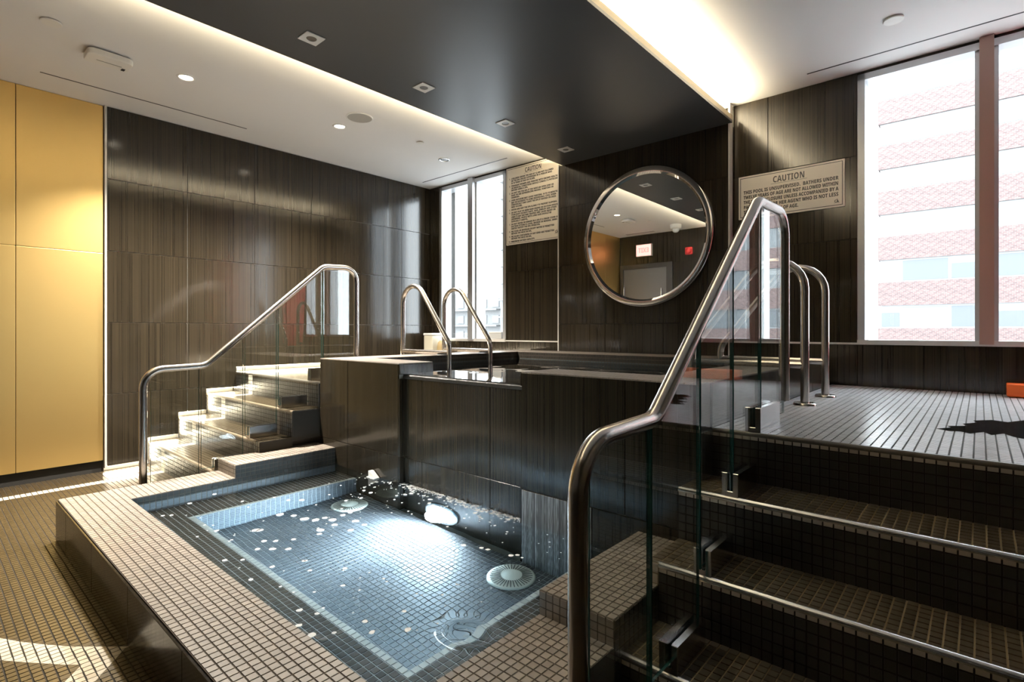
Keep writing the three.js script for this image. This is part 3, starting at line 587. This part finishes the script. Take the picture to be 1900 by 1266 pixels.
// ------------------------------------------------------------------ signs
function canvasTex(w, h, draw) {
  const c = document.createElement('canvas'); c.width = w; c.height = h; const k = c.getContext('2d'); draw(k, w, h);
  const t = new THREE.CanvasTexture(c); t.colorSpace = THREE.SRGBColorSpace; t.magFilter = THREE.LinearFilter; return t;
}
function emblem(k, x, y, s) {
  k.fillStyle = '#2a2622'; k.beginPath(); k.moveTo(x + s * 0.55, y - s); k.lineTo(x + s, y); k.lineTo(x + s * 0.62, y); k.closePath(); k.fill();
  k.lineWidth = s * 0.14; k.strokeStyle = '#2a2622'; k.beginPath(); k.arc(x + s * 0.36, y - s * 0.3, s * 0.26, 0.2, 5.2); k.stroke(); k.fillRect(x - s * 0.1, y + s * 0.12, s * 1.25, s * 0.05);
}
function sign(label, x0, x1, y0, y1, z, tex) {
  const g = thing('caution_sign', label, 'sign', [(x0 + x1) / 2, y0, z]);
  box(g, 'plate', x0, x1, y0, y1, z - 0.002, z + 0.012, std(lin(0.80, 0.76, 0.69), 0.35));
  const m = put(g, 'lettering', new THREE.PlaneGeometry(x1 - x0, y1 - y0), std(lin(1, 1, 1), 0.4, 0, { map: tex }), (x0 + x1) / 2, (y0 + y1) / 2, z + 0.0127);
  m.userData.label = 'black lettering on cream face';
}
const CREAMC = '#efe7da', INK = '#26211c';
const fit = (k, t, x, y, w) => { const m = k.measureText(t).width, s = Math.min(1, w / m); k.save(); k.translate(x, y); k.scale(s, 1); k.fillText(t, 0, 0); k.strokeStyle = INK; k.lineWidth = 3.2; k.strokeText(t, 0, 0); k.restore(); };
sign('wide caution sign about the unsupervised pool beside the large window', -1.492, -0.741, 2.092, 2.440, ZF, canvasTex(1536, 712, (k, w, h) => {
  k.fillStyle = CREAMC; k.fillRect(0, 0, w, h); k.strokeStyle = INK; k.lineWidth = 9; k.strokeRect(30, 30, w - 60, h - 60); k.fillStyle = INK;
  k.font = 'bold 138px sans-serif'; k.textAlign = 'center'; k.save(); k.translate(w / 2, 180); k.scale(0.76, 1); k.fillText('CAUTION', 0, 0); k.restore(); k.fillRect(w / 2 - 262, 196, 524, 4);
  k.textAlign = 'left'; k.font = 'bold 76px sans-serif';
  ['THIS POOL IS UNSUPERVISED.  BATHERS UNDER', 'TWELVE YEARS OF AGE ARE NOT ALLOWED WITHIN', 'THE POOL ENCLOSURE UNLESS ACCOMPANIED BY A', 'PARENT OR HIS OR HER AGENT WHO IS NOT LESS', 'THAN SIXTEEN YEARS OF AGE.'].forEach((t, i) => fit(k, t, 80, 298 + i * 82, i === 4 ? 830 : 1375));
  k.font = '22px sans-serif'; k.fillText('R.R.O. 1990 REG. 565', 80, 664); emblem(k, 1400, 640, 62);
}));
const RULES = [['CHILDREN UNDER THE AGE OF 12 ARE NOT ALLOWED', 'IN THE SPA UNLESS SUPERVISED BY A PERSON WHO', 'IS 16 YEARS OF AGE OR OLDER.'], ['PREGNANT WOMEN AND PERSONS WITH KNOWN HEALTH', 'OR MEDICAL CONDITIONS SHOULD CONSULT A PHYSICIAN', 'BEFORE USING A SPA.'], ['DO NOT USE THE SPA IF YOU HAVE AN OPEN SORE OR', 'RASH OR ARE EXPERIENCING NAUSEA, VOMITING OR', 'DIARRHEA.'],
  ['OVER EXPOSURE MAY CAUSE FAINTING. 10 TO 15 MINUTES', 'MAY BE EXCESSIVE TO SOME INDIVIDUALS. COOL DOWN', 'PERIODICALLY AND LEAVE THE SPA IF NAUSEA OR DIZZI-', 'NESS OCCURS.'], ['ENTER AND EXIT THE SPA SLOWLY TO PREVENT SLIPPING.'], ['DO NOT PLAY OR SWIM NEAR DRAINS OR SUCTION DEVICES.', 'YOUR BODY OR BODY PARTS, HAIR, JEWELRY AND OTHER', 'OBJECTS MAY BECOME TRAPPED AND CAUSE INJURY OR', 'DROWNING. PEOPLE WITH LONG HAIR SHOULD BE', 'ESPECIALLY CAREFUL.'],
  ['DO NOT ENTER OR REMAIN IN A SPA IF A DRAIN COVER OR', 'SUCTION FITTING IS LOOSE, BROKEN OR MISSING. IMME-', 'DIATELY NOTIFY THE SPA OPERATOR.'], ['NO FOOD OR BEVERAGE EXCEPT WATER IS PERMITTED', 'WITHIN THE DECK OR SPA.'], ['NO GLASS CONTAINERS OF ANY KIND ARE PERMITTED', 'WITHIN THE DECK OR SPA.'], ['MAXIMUM BATHER CAPACITY:']];
sign('tall caution sign with ten spa rules beside the narrow window', -4.075, -3.285, 2.155, 3.028, ZF, canvasTex(1400, 1548, (k, w, h) => {
  k.fillStyle = CREAMC; k.fillRect(0, 0, w, h); k.strokeStyle = INK; k.lineWidth = 8; k.strokeRect(24, 24, w - 48, h - 48); k.fillStyle = INK; k.textAlign = 'center';
  k.font = 'bold 122px sans-serif'; k.save(); k.translate(w / 2, 150); k.scale(0.76, 1); k.fillText('CAUTION', 0, 0); k.restore(); k.fillRect(w / 2 - 232, 166, 464, 4);
  k.textAlign = 'left'; let y = 236;
  RULES.forEach((r, i) => { k.font = 'bold 42px sans-serif'; k.fillText(`${i + 1}.`, i === 9 ? 56 : 76, y); for (const t of r) { fit(k, t, 136, y, 1190); y += 44.5; } y += 12; });
  k.font = '32px sans-serif'; k.fillText('(O. Reg. 428/05)', 110, 1500); emblem(k, 1230, 1440, 74);
}));

// ------------------------------------------------------------------ dark bulkhead with cove lighting
const bulkhead = structure('ceiling_bulkhead', 'dark dropped ceiling bulkhead with warm cove light along both edges', [-2.37, 2.88, -2]);
const SX0 = -3.222, SX1 = -1.516;
box(bulkhead, 'soffit_panel', SX0, SX1, 2.88, 2.90, ZM, ZB, M.soffit); box(bulkhead, 'soffit_core', -2.98, -1.76, 2.90, CEIL, ZM, ZB, M.white);
for (const [a, b] of [[SX0, SX0 + 0.012], [SX1 - 0.012, SX1]]) box(bulkhead, 'cove_lip', a, b, 2.9, 2.94, ZM, ZB, M.lip);
function ledStrip(label, x0, x1, y0, y1, z0, z1, group, glow) {
  const g = thing('led_strip', label, 'light', [(x0 + x1) / 2, y0, (z0 + z1) / 2], { group });
  box(g, 'diffuser', x0, x1, y0, y1, z0, z1, glow); return g;
}
const coveGlow = std(lin(0.9, 0.85, 0.75), 0.5, 0, { emissive: COVE, emissiveIntensity: 6 });
for (const [x, side] of [[SX0 + 0.085, 'tall tiled wall'], [SX1 - 0.085, 'large window']]) {
  ledStrip(`warm cove light strip on the bulkhead edge facing the ${side}`, x - 0.012, x + 0.012, 2.901, 2.915, ZM + 0.02, ZB - 0.05, 'cove lights on the bulkhead', coveGlow);
  const l = new THREE.RectAreaLight(COVE, x < -2 ? COVE_LEVEL * 1.35 : COVE_LEVEL, ZB - ZM - 0.1, 0.03); l.position.set(x, 2.919, (ZB + ZM) / 2); l.lookAt(x + (x < -2 ? -1.3 : 0.6), 3.92, (ZB + ZM) / 2); scene.add(l);
}
// ------------------------------------------------------------------ light under the stepped wall edge
const stepGlow = std(lin(0.9, 0.85, 0.75), 0.5, 0, { emissive: WARM, emissiveIntensity: 5 });
{
  const runs = [[-1.06, -1.363, 0.047], [-1.39, -1.60, 0.243], [-1.625, -1.832, 0.437], [-1.862, -2.102, 0.631], [-2.12, -4.45, 0.825]];
  const where = ['above the floor', 'above the bottom step', 'above the second step', 'above the third step', 'along the landing'];
  runs.forEach(([z0, z1, y], k) => {
    ledStrip(`warm light strip under the stepped wall edge ${where[k]}`, XL - 0.075, XL - 0.055, y - 0.010, y + 0.006, z1, z0, 'light strips under the stepped wall', stepGlow);
    const l = new THREE.RectAreaLight(WARM, STEP_LEVEL, z0 - z1, 0.016), p = V(XL - 0.052, y - 0.008, (z0 + z1) / 2); l.position.copy(p); l.lookAt(p.x + 1, p.y - 0.45, p.z); scene.add(l);
  });
  profile.slice(1).forEach(([u, y], k) => {
    const yl = profile[k][1], l = new THREE.RectAreaLight(WARM, STEP_LEVEL, 0.016, y - yl), p = V(XL - 0.052, (y + yl) / 2, -u - 0.004);
    ledStrip(`warm upright light strip at the wall edge beside riser ${['one', 'two', 'three', 'four'][k]}`, XL - 0.075, XL - 0.055, yl + 0.006, y - 0.010, -u - 0.006, -u + 0.006, 'light strips under the stepped wall', stepGlow);
    l.position.copy(p); l.lookAt(p.x + 1, p.y, p.z - 0.45); scene.add(l);
  });
}

// ------------------------------------------------------------------ ceiling fittings
const lampGlow = std(lin(1, 0.95, 0.85), 0.4, 0, { emissive: new THREE.Color(1, 0.88, 0.68), emissiveIntensity: 14 });
function downlight(z, on, label) {
  const x = -4.395, g = thing('ceiling_downlight', label, 'light', [x, CEIL, z], { group: 'round ceiling downlights' });
  put(g, 'trim_ring', lathe([[0.062, 0.0], [0.060, -0.005], [0.050, -0.006], [0.044, 0.0]], 36), on ? M.white : M.brightSteel, x, CEIL - 0.0005, z);
  put(g, 'lens', lathe([[0.0, -0.004], [0.034, -0.003], [0.045, 0.0]], 28), on ? lampGlow : M.darkSteel, x, CEIL - 0.001, z);
  if (!on) return;
  const l = new THREE.SpotLight(new THREE.Color(1, 0.93, 0.82), SPOT_CD, 0, 1.05, 0.9, 2); l.position.set(x, CEIL - 0.012, z); l.target.position.set(x, 0, z); l.castShadow = true; l.shadow.radius = 1.6; scene.add(l, l.target);
}
downlight(-1.34, true, 'lit ceiling downlight beside the flat white access point');
downlight(-2.592, true, 'lit ceiling downlight beside the round speaker grille');
downlight(-3.855, false, 'unlit ceiling downlight before the narrow window');
for (const [z, l] of [[-1.536, 'unlit square recessed light in the bulkhead, first from the weir side'], [-2.366, 'unlit square recessed light in the bulkhead, third from the mirror'], [-3.215, 'unlit square recessed light in the bulkhead, second from the mirror'], [-4.058, 'unlit square recessed light in the bulkhead next to the mirror pier']]) {
  const x = -2.91, g = thing('square_downlight', l, 'light', [x, 2.88, z], { group: 'square recessed lights in the bulkhead' });
  const s = new THREE.Shape([[-0.056, -0.056], [0.056, -0.056], [0.056, 0.056], [-0.056, 0.056]].map(([a, b]) => new THREE.Vector2(a, b))), hole = new THREE.Path(); hole.absarc(0, 0, 0.03, 0, 2 * Math.PI); s.holes.push(hole);
  const geo = new THREE.ExtrudeGeometry(s, { depth: 0.004, bevelEnabled: true, bevelSize: 0.001, bevelThickness: 0.001, bevelSegments: 1, curveSegments: 20 }); geo.rotateX(Math.PI / 2);
  put(g, 'frame', geo, M.whitePlastic, x, 2.8785, z);
  put(g, 'lens', lathe([[0, -0.0015], [0.03, -0.0015]], 24), M.darkSteel, x, 2.8785, z);
}
const speaker = thing('ceiling_speaker', 'round beige ceiling speaker grille beside a lit downlight', 'speaker', [-4.08, CEIL, -2.599]);
put(speaker, 'frame', lathe([[0.115, 0], [0.113, -0.006], [0.104, -0.007], [0.104, 0]], 48), M.white, -4.08, CEIL - 0.0005, -2.599);
put(speaker, 'grille', lathe([[0, -0.005], [0.104, -0.005]], 48), std(lin(0.42, 0.40, 0.36), 0.8), -4.08, CEIL - 0.0005, -2.599);
const ap = thing('access_point', 'flat white rounded access point on the ceiling with dark sensor window', 'access point', [-4.44, CEIL, -0.885]);
{
  const m = put(ap, 'housing', roundBox(0.17, 0.25, 0.038, 0.035, 3), M.whitePlastic, -4.44, CEIL - 0.030, -0.885); m.rotation.x = Math.PI / 2;
  box(ap, 'mount', -4.50, -4.38, CEIL - 0.014, CEIL - 0.0005, -0.98, -0.79, M.white);
  box(ap, 'sensor', -4.505, -4.470, CEIL - 0.0515, CEIL - 0.047, -0.985, -0.965, M.dark); box(ap, 'groove', -4.452, -4.447, CEIL - 0.0500, CEIL - 0.047, -0.96, -0.82, M.darkSteel);
}
function cover(label, x, z, r, drop) { const g = thing('sprinkler_cover', label, 'sprinkler', [x, CEIL, z], { group: 'sprinkler cover plates on the ceiling' }); put(g, 'plate', lathe([[0, -drop], [r * 0.94, -drop], [r, -drop * 0.7], [r, -drop * 0.35]], 36), M.whitePlastic, x, CEIL, z); put(g, 'ring', lathe([[r * 0.8, -drop * 0.35], [r * 0.8, 0]], 24), M.darkSteel, x, CEIL, z); }
cover('round white sprinkler cover on the ceiling by the access point', -4.212, -0.557, 0.052, 0.012);
cover('small round sprinkler cover between the speaker and the narrow window', -4.164, -3.341, 0.036, 0.012);
cover('round white sprinkler cover on the ceiling before the large window', -0.388, -3.897, 0.052, 0.014);
for (const [l, x0, x1, z0, z1] of [['thin black air slot in the ceiling along the gold wall', -5.099, -5.087, -2.053, -0.612], ['thin black air slot in the ceiling at the narrow window', -5.273, -3.84, -4.275, -4.260], ['thin black air slot in the ceiling at the large window', -0.944, 0.72, -4.325, -4.312]]) {
  const g = thing('air_slot', l, 'air vent', [(x0 + x1) / 2, CEIL, (z0 + z1) / 2], { group: 'linear air slots in the ceiling' });
  box(g, 'slot', x0, x1, CEIL - 0.0015, CEIL + 0.004, z0, z1, M.dark);
}

// ------------------------------------------------------------------ underwater light
const poolLight = thing('pool_light', 'bright underwater light in the wall below the weir', 'light', [-2.43, -0.13, SPA.zw]);
{
  const x = -2.43, y = -0.14, z = SPA.zw + 0.001;
  put(poolLight, 'bezel', lathe([[0.150, 0], [0.147, 0.014], [0.124, 0.016], [0.120, 0.004]], 40), M.brightSteel, x, y, z).rotation.x = Math.PI / 2;
  put(poolLight, 'lens', lathe([[0, 0.014], [0.08, 0.011], [0.121, 0.004]], 40), std(lin(0.9, 0.95, 1), 0.3, 0, { emissive: POOL, emissiveIntensity: 10 }), x, y, z).rotation.x = Math.PI / 2;
  const l = new THREE.SpotLight(POOL, POOL_CD, 0, 1.5, 0.5, 2); l.position.set(x, y, z + 0.03); l.target.position.set(x, y - 0.12, z + 1); l.castShadow = true; l.shadow.radius = 4; scene.add(l, l.target);
}

// ------------------------------------------------------------------ things on the deck and landing
const float = thing('rescue_float', 'orange foam rescue float lying on the deck under the large window', 'rescue float', [0.44, DECKY, -4.42]);
{
  const s = new THREE.Shape(); s.moveTo(-0.31, -0.055); s.quadraticCurveTo(-0.12, -0.085, 0, -0.045); s.quadraticCurveTo(0.12, -0.085, 0.30, -0.06); s.quadraticCurveTo(0.33, 0, 0.30, 0.06); s.quadraticCurveTo(0.12, 0.085, 0, 0.045); s.quadraticCurveTo(-0.12, 0.085, -0.31, 0.055); s.closePath();
  const g = new THREE.ExtrudeGeometry(s, { depth: 0.062, bevelEnabled: true, bevelSize: 0.008, bevelThickness: 0.008, bevelSegments: 3, curveSegments: 10 }); g.rotateX(-Math.PI / 2);
  put(float, 'foam', g, M.orange, 0.44, DECKY + 0.0125, -4.42);
  box(float, 'strap', 0.425, 0.455, DECKY + 0.0035, DECKY + 0.085, -4.42 - 0.058, -4.42 + 0.058, M.dark);
}
const board = thing('spine_board', 'red plastic spine board with hand holes standing against the tiled wall', 'spine board', [XR, DECKY, -4.30]);
{
  const s = new THREE.Shape(); s.moveTo(-0.15, 0); s.lineTo(0.15, 0); s.quadraticCurveTo(0.2, 0.9, 0.205, 1.15); s.quadraticCurveTo(0.19, 1.6, 0.13, 1.80); s.quadraticCurveTo(0, 1.86, -0.13, 1.80); s.quadraticCurveTo(-0.19, 1.6, -0.205, 1.15); s.quadraticCurveTo(-0.2, 0.9, -0.15, 0);
  for (const side of [-1, 1]) for (const y of [0.35, 0.62, 0.89, 1.16, 1.43]) { const h = new THREE.Path(), x = side * (0.135 + (y > 0.5 && y < 1.3 ? 0.02 : 0)); h.moveTo(x - 0.018, y - 0.06); h.lineTo(x + 0.018, y - 0.06); h.lineTo(x + 0.018, y + 0.06); h.lineTo(x - 0.018, y + 0.06); h.closePath(); s.holes.push(h); }
  const g = new THREE.ExtrudeGeometry(s, { depth: 0.035, bevelEnabled: true, bevelSize: 0.006, bevelThickness: 0.006, bevelSegments: 2, curveSegments: 10 }); g.rotateY(-Math.PI / 2);
  put(board, 'shell', g, M.red, XR - 0.02, 0.90, -4.30);
  box(board, 'bracket', XR - 0.06, XR - 0.002, 0.872, 0.895, -4.40, -4.20, M.brightSteel);
}
const bin = thing('plastic_bin', 'cream plastic bin standing in the landing corner', 'bin', [-5.24, DECKY, -4.40]);
put(bin, 'body', roundBox(0.17, 0.34, 0.17, 0.02), std(lin(0.62, 0.58, 0.46), 0.5), -5.24, DECKY + 0.172, -4.41);
put(bin, 'lid', roundBox(0.18, 0.03, 0.18, 0.012), M.whitePlastic, -5.24, DECKY + 0.355, -4.41);
const jug = thing('chemical_jug', 'tan plastic jug beside the cream bin', 'jug', [-5.08, DECKY, -4.42]);
put(jug, 'body', lathe([[0, 0], [0.058, 0], [0.062, 0.02], [0.062, 0.20], [0.05, 0.25], [0.024, 0.275]], 24), std(lin(0.45, 0.33, 0.16), 0.5), -5.08, DECKY + RISE, -4.42);
put(jug, 'cap', lathe([[0.026, 0.275], [0.026, 0.30], [0, 0.302]], 18), M.whitePlastic, -5.08, DECKY, -4.42);
const sillBox = thing('sill_box', 'pale grey box on the narrow window sill', 'box', [-4.24, 1.083, -4.56]);
put(sillBox, 'body', roundBox(0.20, 0.065, 0.12, 0.008), std(lin(0.55, 0.55, 0.53), 0.5), -4.262, 1.083 + 0.033, -4.585);
put(sillBox, 'lid', roundBox(0.205, 0.018, 0.125, 0.006), M.whitePlastic, -4.262, 1.083 + 0.074, -4.585);
const puddle = (() => {
  const edge = [[1738, 797], [1765, 795], [1758, 792], [1795, 792], [1786, 788], [1812, 786], [1806, 782], [1840, 781], [1870, 785], [1905, 781], [1960, 790], [1965, 812], [1905, 817], [1880, 812], [1862, 806], [1840, 809], [1825, 803], [1800, 806], [1782, 802], [1760, 801]].map(([x, y]) => ground(x, y, DECKY));
  const s = new THREE.Shape(edge.map(([x, z]) => new THREE.Vector2(x, -z))), g = new THREE.ExtrudeGeometry(s, { depth: 0.001, bevelEnabled: false }); g.rotateX(-Math.PI / 2);
  const m = new THREE.Mesh(g, std(lin(0.02, 0.02, 0.022), 0.02)); m.name = 'puddle'; m.position.y = DECKY + RISE + 0.0003; m.userData = { kind: 'stuff', label: 'shallow dark puddle on the raised deck', category: 'puddle' }; scene.add(m); return m;
})();

// ------------------------------------------------------------------ what the mirror shows: door wall behind the camera
const door = structure('door_1', 'grey metal exit door with dark frame', [-4.9, 0, ZB]);
for (const [x0, x1, y0, y1] of [[-5.44, -5.37, 0, 2.46], [-4.42, -4.30, 0, 2.46], [-5.37, -4.42, 2.37, 2.46]]) box(door, 'door_frame', x0, x1, y0, y1, ZB - 0.03, ZB + 0.02, std(lin(0.05, 0.045, 0.04), 0.4));
box(door, 'door_leaf', -5.37, -4.42, 0.004, 2.368, ZB - 0.005, ZB + 0.012, std(lin(0.17, 0.165, 0.16), 0.45));
for (const [x, y0, y1] of [[-4.52, 1.6, 1.95], [-5.345, 1.85, 2.0]]) put(door, 'pull_handle', tube([V(x, y0, 0), V(x, y1, 0)], 0.012, 12), M.brightSteel, 0, 0, ZB - 0.045);
const exit = thing('exit_sign', 'lit pale red exit sign above the door', 'sign', [-4.89, 2.61, ZB]);
box(exit, 'housing', -5.06, -4.72, 2.61, 2.85, ZB - 0.06, ZB, M.whitePlastic);
{
  const t = canvasTex(512, 360, (k, w, h) => { k.fillStyle = '#f4b3ab'; k.fillRect(0, 0, w, h); k.fillStyle = '#d81e1e'; k.font = 'bold 210px sans-serif'; k.textAlign = 'center'; k.save(); k.translate(w / 2, 255); k.scale(0.85, 1); k.fillText('EXIT', 0, 0); k.restore(); });
  const m = put(exit, 'sign_face', new THREE.PlaneGeometry(0.32, 0.22), std(lin(0.4, 0.3, 0.3), 0.4, 0, { emissive: lin(1, 1, 1), emissiveMap: t, emissiveIntensity: 0.9 }), -4.89, 2.73, ZB - 0.0605); m.rotation.y = Math.PI;
  const l = new THREE.RectAreaLight(lin(1, 0.35, 0.3), 0.9, 0.32, 0.22); l.position.set(-4.89, 2.73, ZB - 0.064); l.lookAt(-4.89, 2.73, -2); scene.add(l);
}
const alarm = thing('fire_alarm', 'round red fire alarm on the door wall', 'alarm', [-3.97, 2.63, ZB]);
put(alarm, 'base', roundBox(0.14, 0.14, 0.04, 0.02), M.red, -3.97, 2.63, ZB - 0.02);
put(alarm, 'bell', lathe([[0.06, 0], [0.055, 0.03], [0.03, 0.045], [0, 0.048]], 28), M.red, -3.97, 2.63, ZB - 0.04).rotation.x = -Math.PI / 2;
const dome = thing('dome_camera', 'white dome camera on the ceiling before the exit door', 'camera', [-4.0, CEIL, 0.06]);
put(dome, 'housing', lathe([[0.10, 0], [0.10, -0.05], [0.085, -0.075], [0.07, -0.08]], 36), M.whitePlastic, -4.0, CEIL - 0.0005, 0.06);
put(dome, 'dome', lathe([[0.068, -0.078], [0.06, -0.115], [0.035, -0.14], [0, -0.147]], 30), std(lin(0.7, 0.7, 0.7), 0.1), -4.0, CEIL - 0.0005, 0.06);
const vent = thing('ceiling_vent', 'thin ceiling vent close to the door wall', 'air vent', [-4.9, CEIL, 0.35]);
box(vent, 'frame', -5.2, -4.55, CEIL - 0.004, CEIL, 0.30, 0.42, M.white); for (let k = 0; k < 3; k++) box(vent, 'slot', -5.18, -4.57, CEIL - 0.005, CEIL - 0.003, 0.322 + k * 0.032, 0.334 + k * 0.032, M.dark);

// ------------------------------------------------------------------ outside
const street = structure('street_ground', 'grey street far below the windows', [0, -14, -40]);
put(street, 'asphalt', boxGeo(260, 0.4, 150), M.concrete, 0, -14, -81);
const brickTex = (() => dataTex(512, 512, (x, y) => {
  const row = Math.floor(y / 16), off = row % 2 ? 16 : 0, m = y % 16 < 3 || (x + off) % 32 < 3, v = 0.85 + 0.3 * (((row * 131 + Math.floor((x + off) / 32) * 57) % 17) / 17);
  return m ? [86, 82, 81] : [80 * v, 62 * v, 60 * v];
}, true))();
const brickBuilding = thing('brick_building', 'red brick office building with bands of windows across the street', 'building', [8, -14, -41]);
{
  const z = -41, x0 = -4.9, x1 = 24, FH = 2.9, y0 = EYE + (613.4 - 568) / F * 34.1;   // underside of a brick band
  const brick = std(lin(1, 1, 1), 0.9, 0, { map: brickTex }), frame = std(lin(0.125, 0.13, 0.132), 0.5), glass = std(lin(0.038, 0.044, 0.05), 0.35), blind = std(lin(0.086, 0.093, 0.098), 0.7);
  for (let k = -6; k < 8; k++) {
    const yb = y0 + k * FH, yt = yb + 1.46, g = new THREE.BoxGeometry(x1 - x0, 1.46, 12), uv = g.attributes.uv;
    for (let i = 0; i < uv.count; i++) uv.setXY(i, uv.getX(i) * (x1 - x0) / 3.4, uv.getY(i) * 1.46 / 2.6);
    put(brickBuilding, 'brick_band', g, brick, (x0 + x1) / 2, (yb + yt) / 2, z - 6);
    box(brickBuilding, 'floor_core', x0 + 0.3, x1 - 0.3, yt, yb + FH, z - 11.5, z - 0.6, std(lin(0.3, 0.32, 0.34), 0.8));
    if (k < -3 || k > 6) { box(brickBuilding, 'window_band', x0 + 0.05, x1 - 0.05, yt, yb + FH, z - 0.6, z - 0.18, glass); continue; }
    const widths = [1.1, 2.35, 1.25, 2.4, 1.2]; let x = x0 + 0.1, n = 0;
    while (x < 11) {
      const w = widths[n++ % 5], h = yb + FH - yt, win = put(brickBuilding, 'window', boxGeo(w, h, 0.12), frame, x + w / 2, yt + h / 2, z - 0.22);
      const full = (n + k) % 3 !== 0 && n % 5 !== 1, ph = full ? h - 0.2 : h * 0.62;
      put(win, 'pane', boxGeo(w - 0.16, ph, 0.03), k <= 0 && (n * 7 + k * 3 + 30) % 4 !== 1 ? glass : blind, x + w / 2, yt + 0.1 + ph / 2, z - 0.15);
      x += w;
    }
    box(brickBuilding, 'window_band', x, x1 - 0.05, yt, yb + FH, z - 0.4, z - 0.16, glass);
  }
}
function tower(label, x0, x1, top, z, floors, cols, tone) {
  const g = thing('apartment_tower', label, 'building', [(x0 + x1) / 2, -14, z], { group: 'pale towers far beyond the narrow window' });
  box(g, 'walls', x0, x1, -14, top, z - 14, z, std(lin(...tone), 0.9));
  const gm = std(lin(0.055, 0.06, 0.065), 0.3);
  for (let k = 0; k < floors; k++) for (let c = 0; c < cols; c++) { const w = (x1 - x0) / cols, x = x0 + (c + 0.5) * w, y = top - 2.2 - k * 3; box(g, 'window', x - w * 0.27, x + w * 0.27, y - 0.75, y + 0.75, z, z + 0.12, gm); }
  for (let k = 0; k < floors; k += 1) box(g, 'balcony', x0 + 0.5, x1 - 0.5, top - 3.55 - k * 3, top - 3.3 - k * 3, z, z + 1.1, std(lin(0.12, 0.12, 0.12), 0.8));
}
tower('low pale apartment block with rows of balconies seen through the narrow window', -88, -66, 8.5, -72, 5, 7, [0.10, 0.10, 0.10]);
tower('tall pale apartment tower with rows of windows seen through the narrow window', -64.5, -48, 34, -70, 13, 5, [0.10, 0.10, 0.10]);

layMosaics();
scene.traverse((o) => { if (o.isMesh && !o.material.transmission) o.castShadow = o.receiveShadow = true; });
renderer.render(scene, camera);
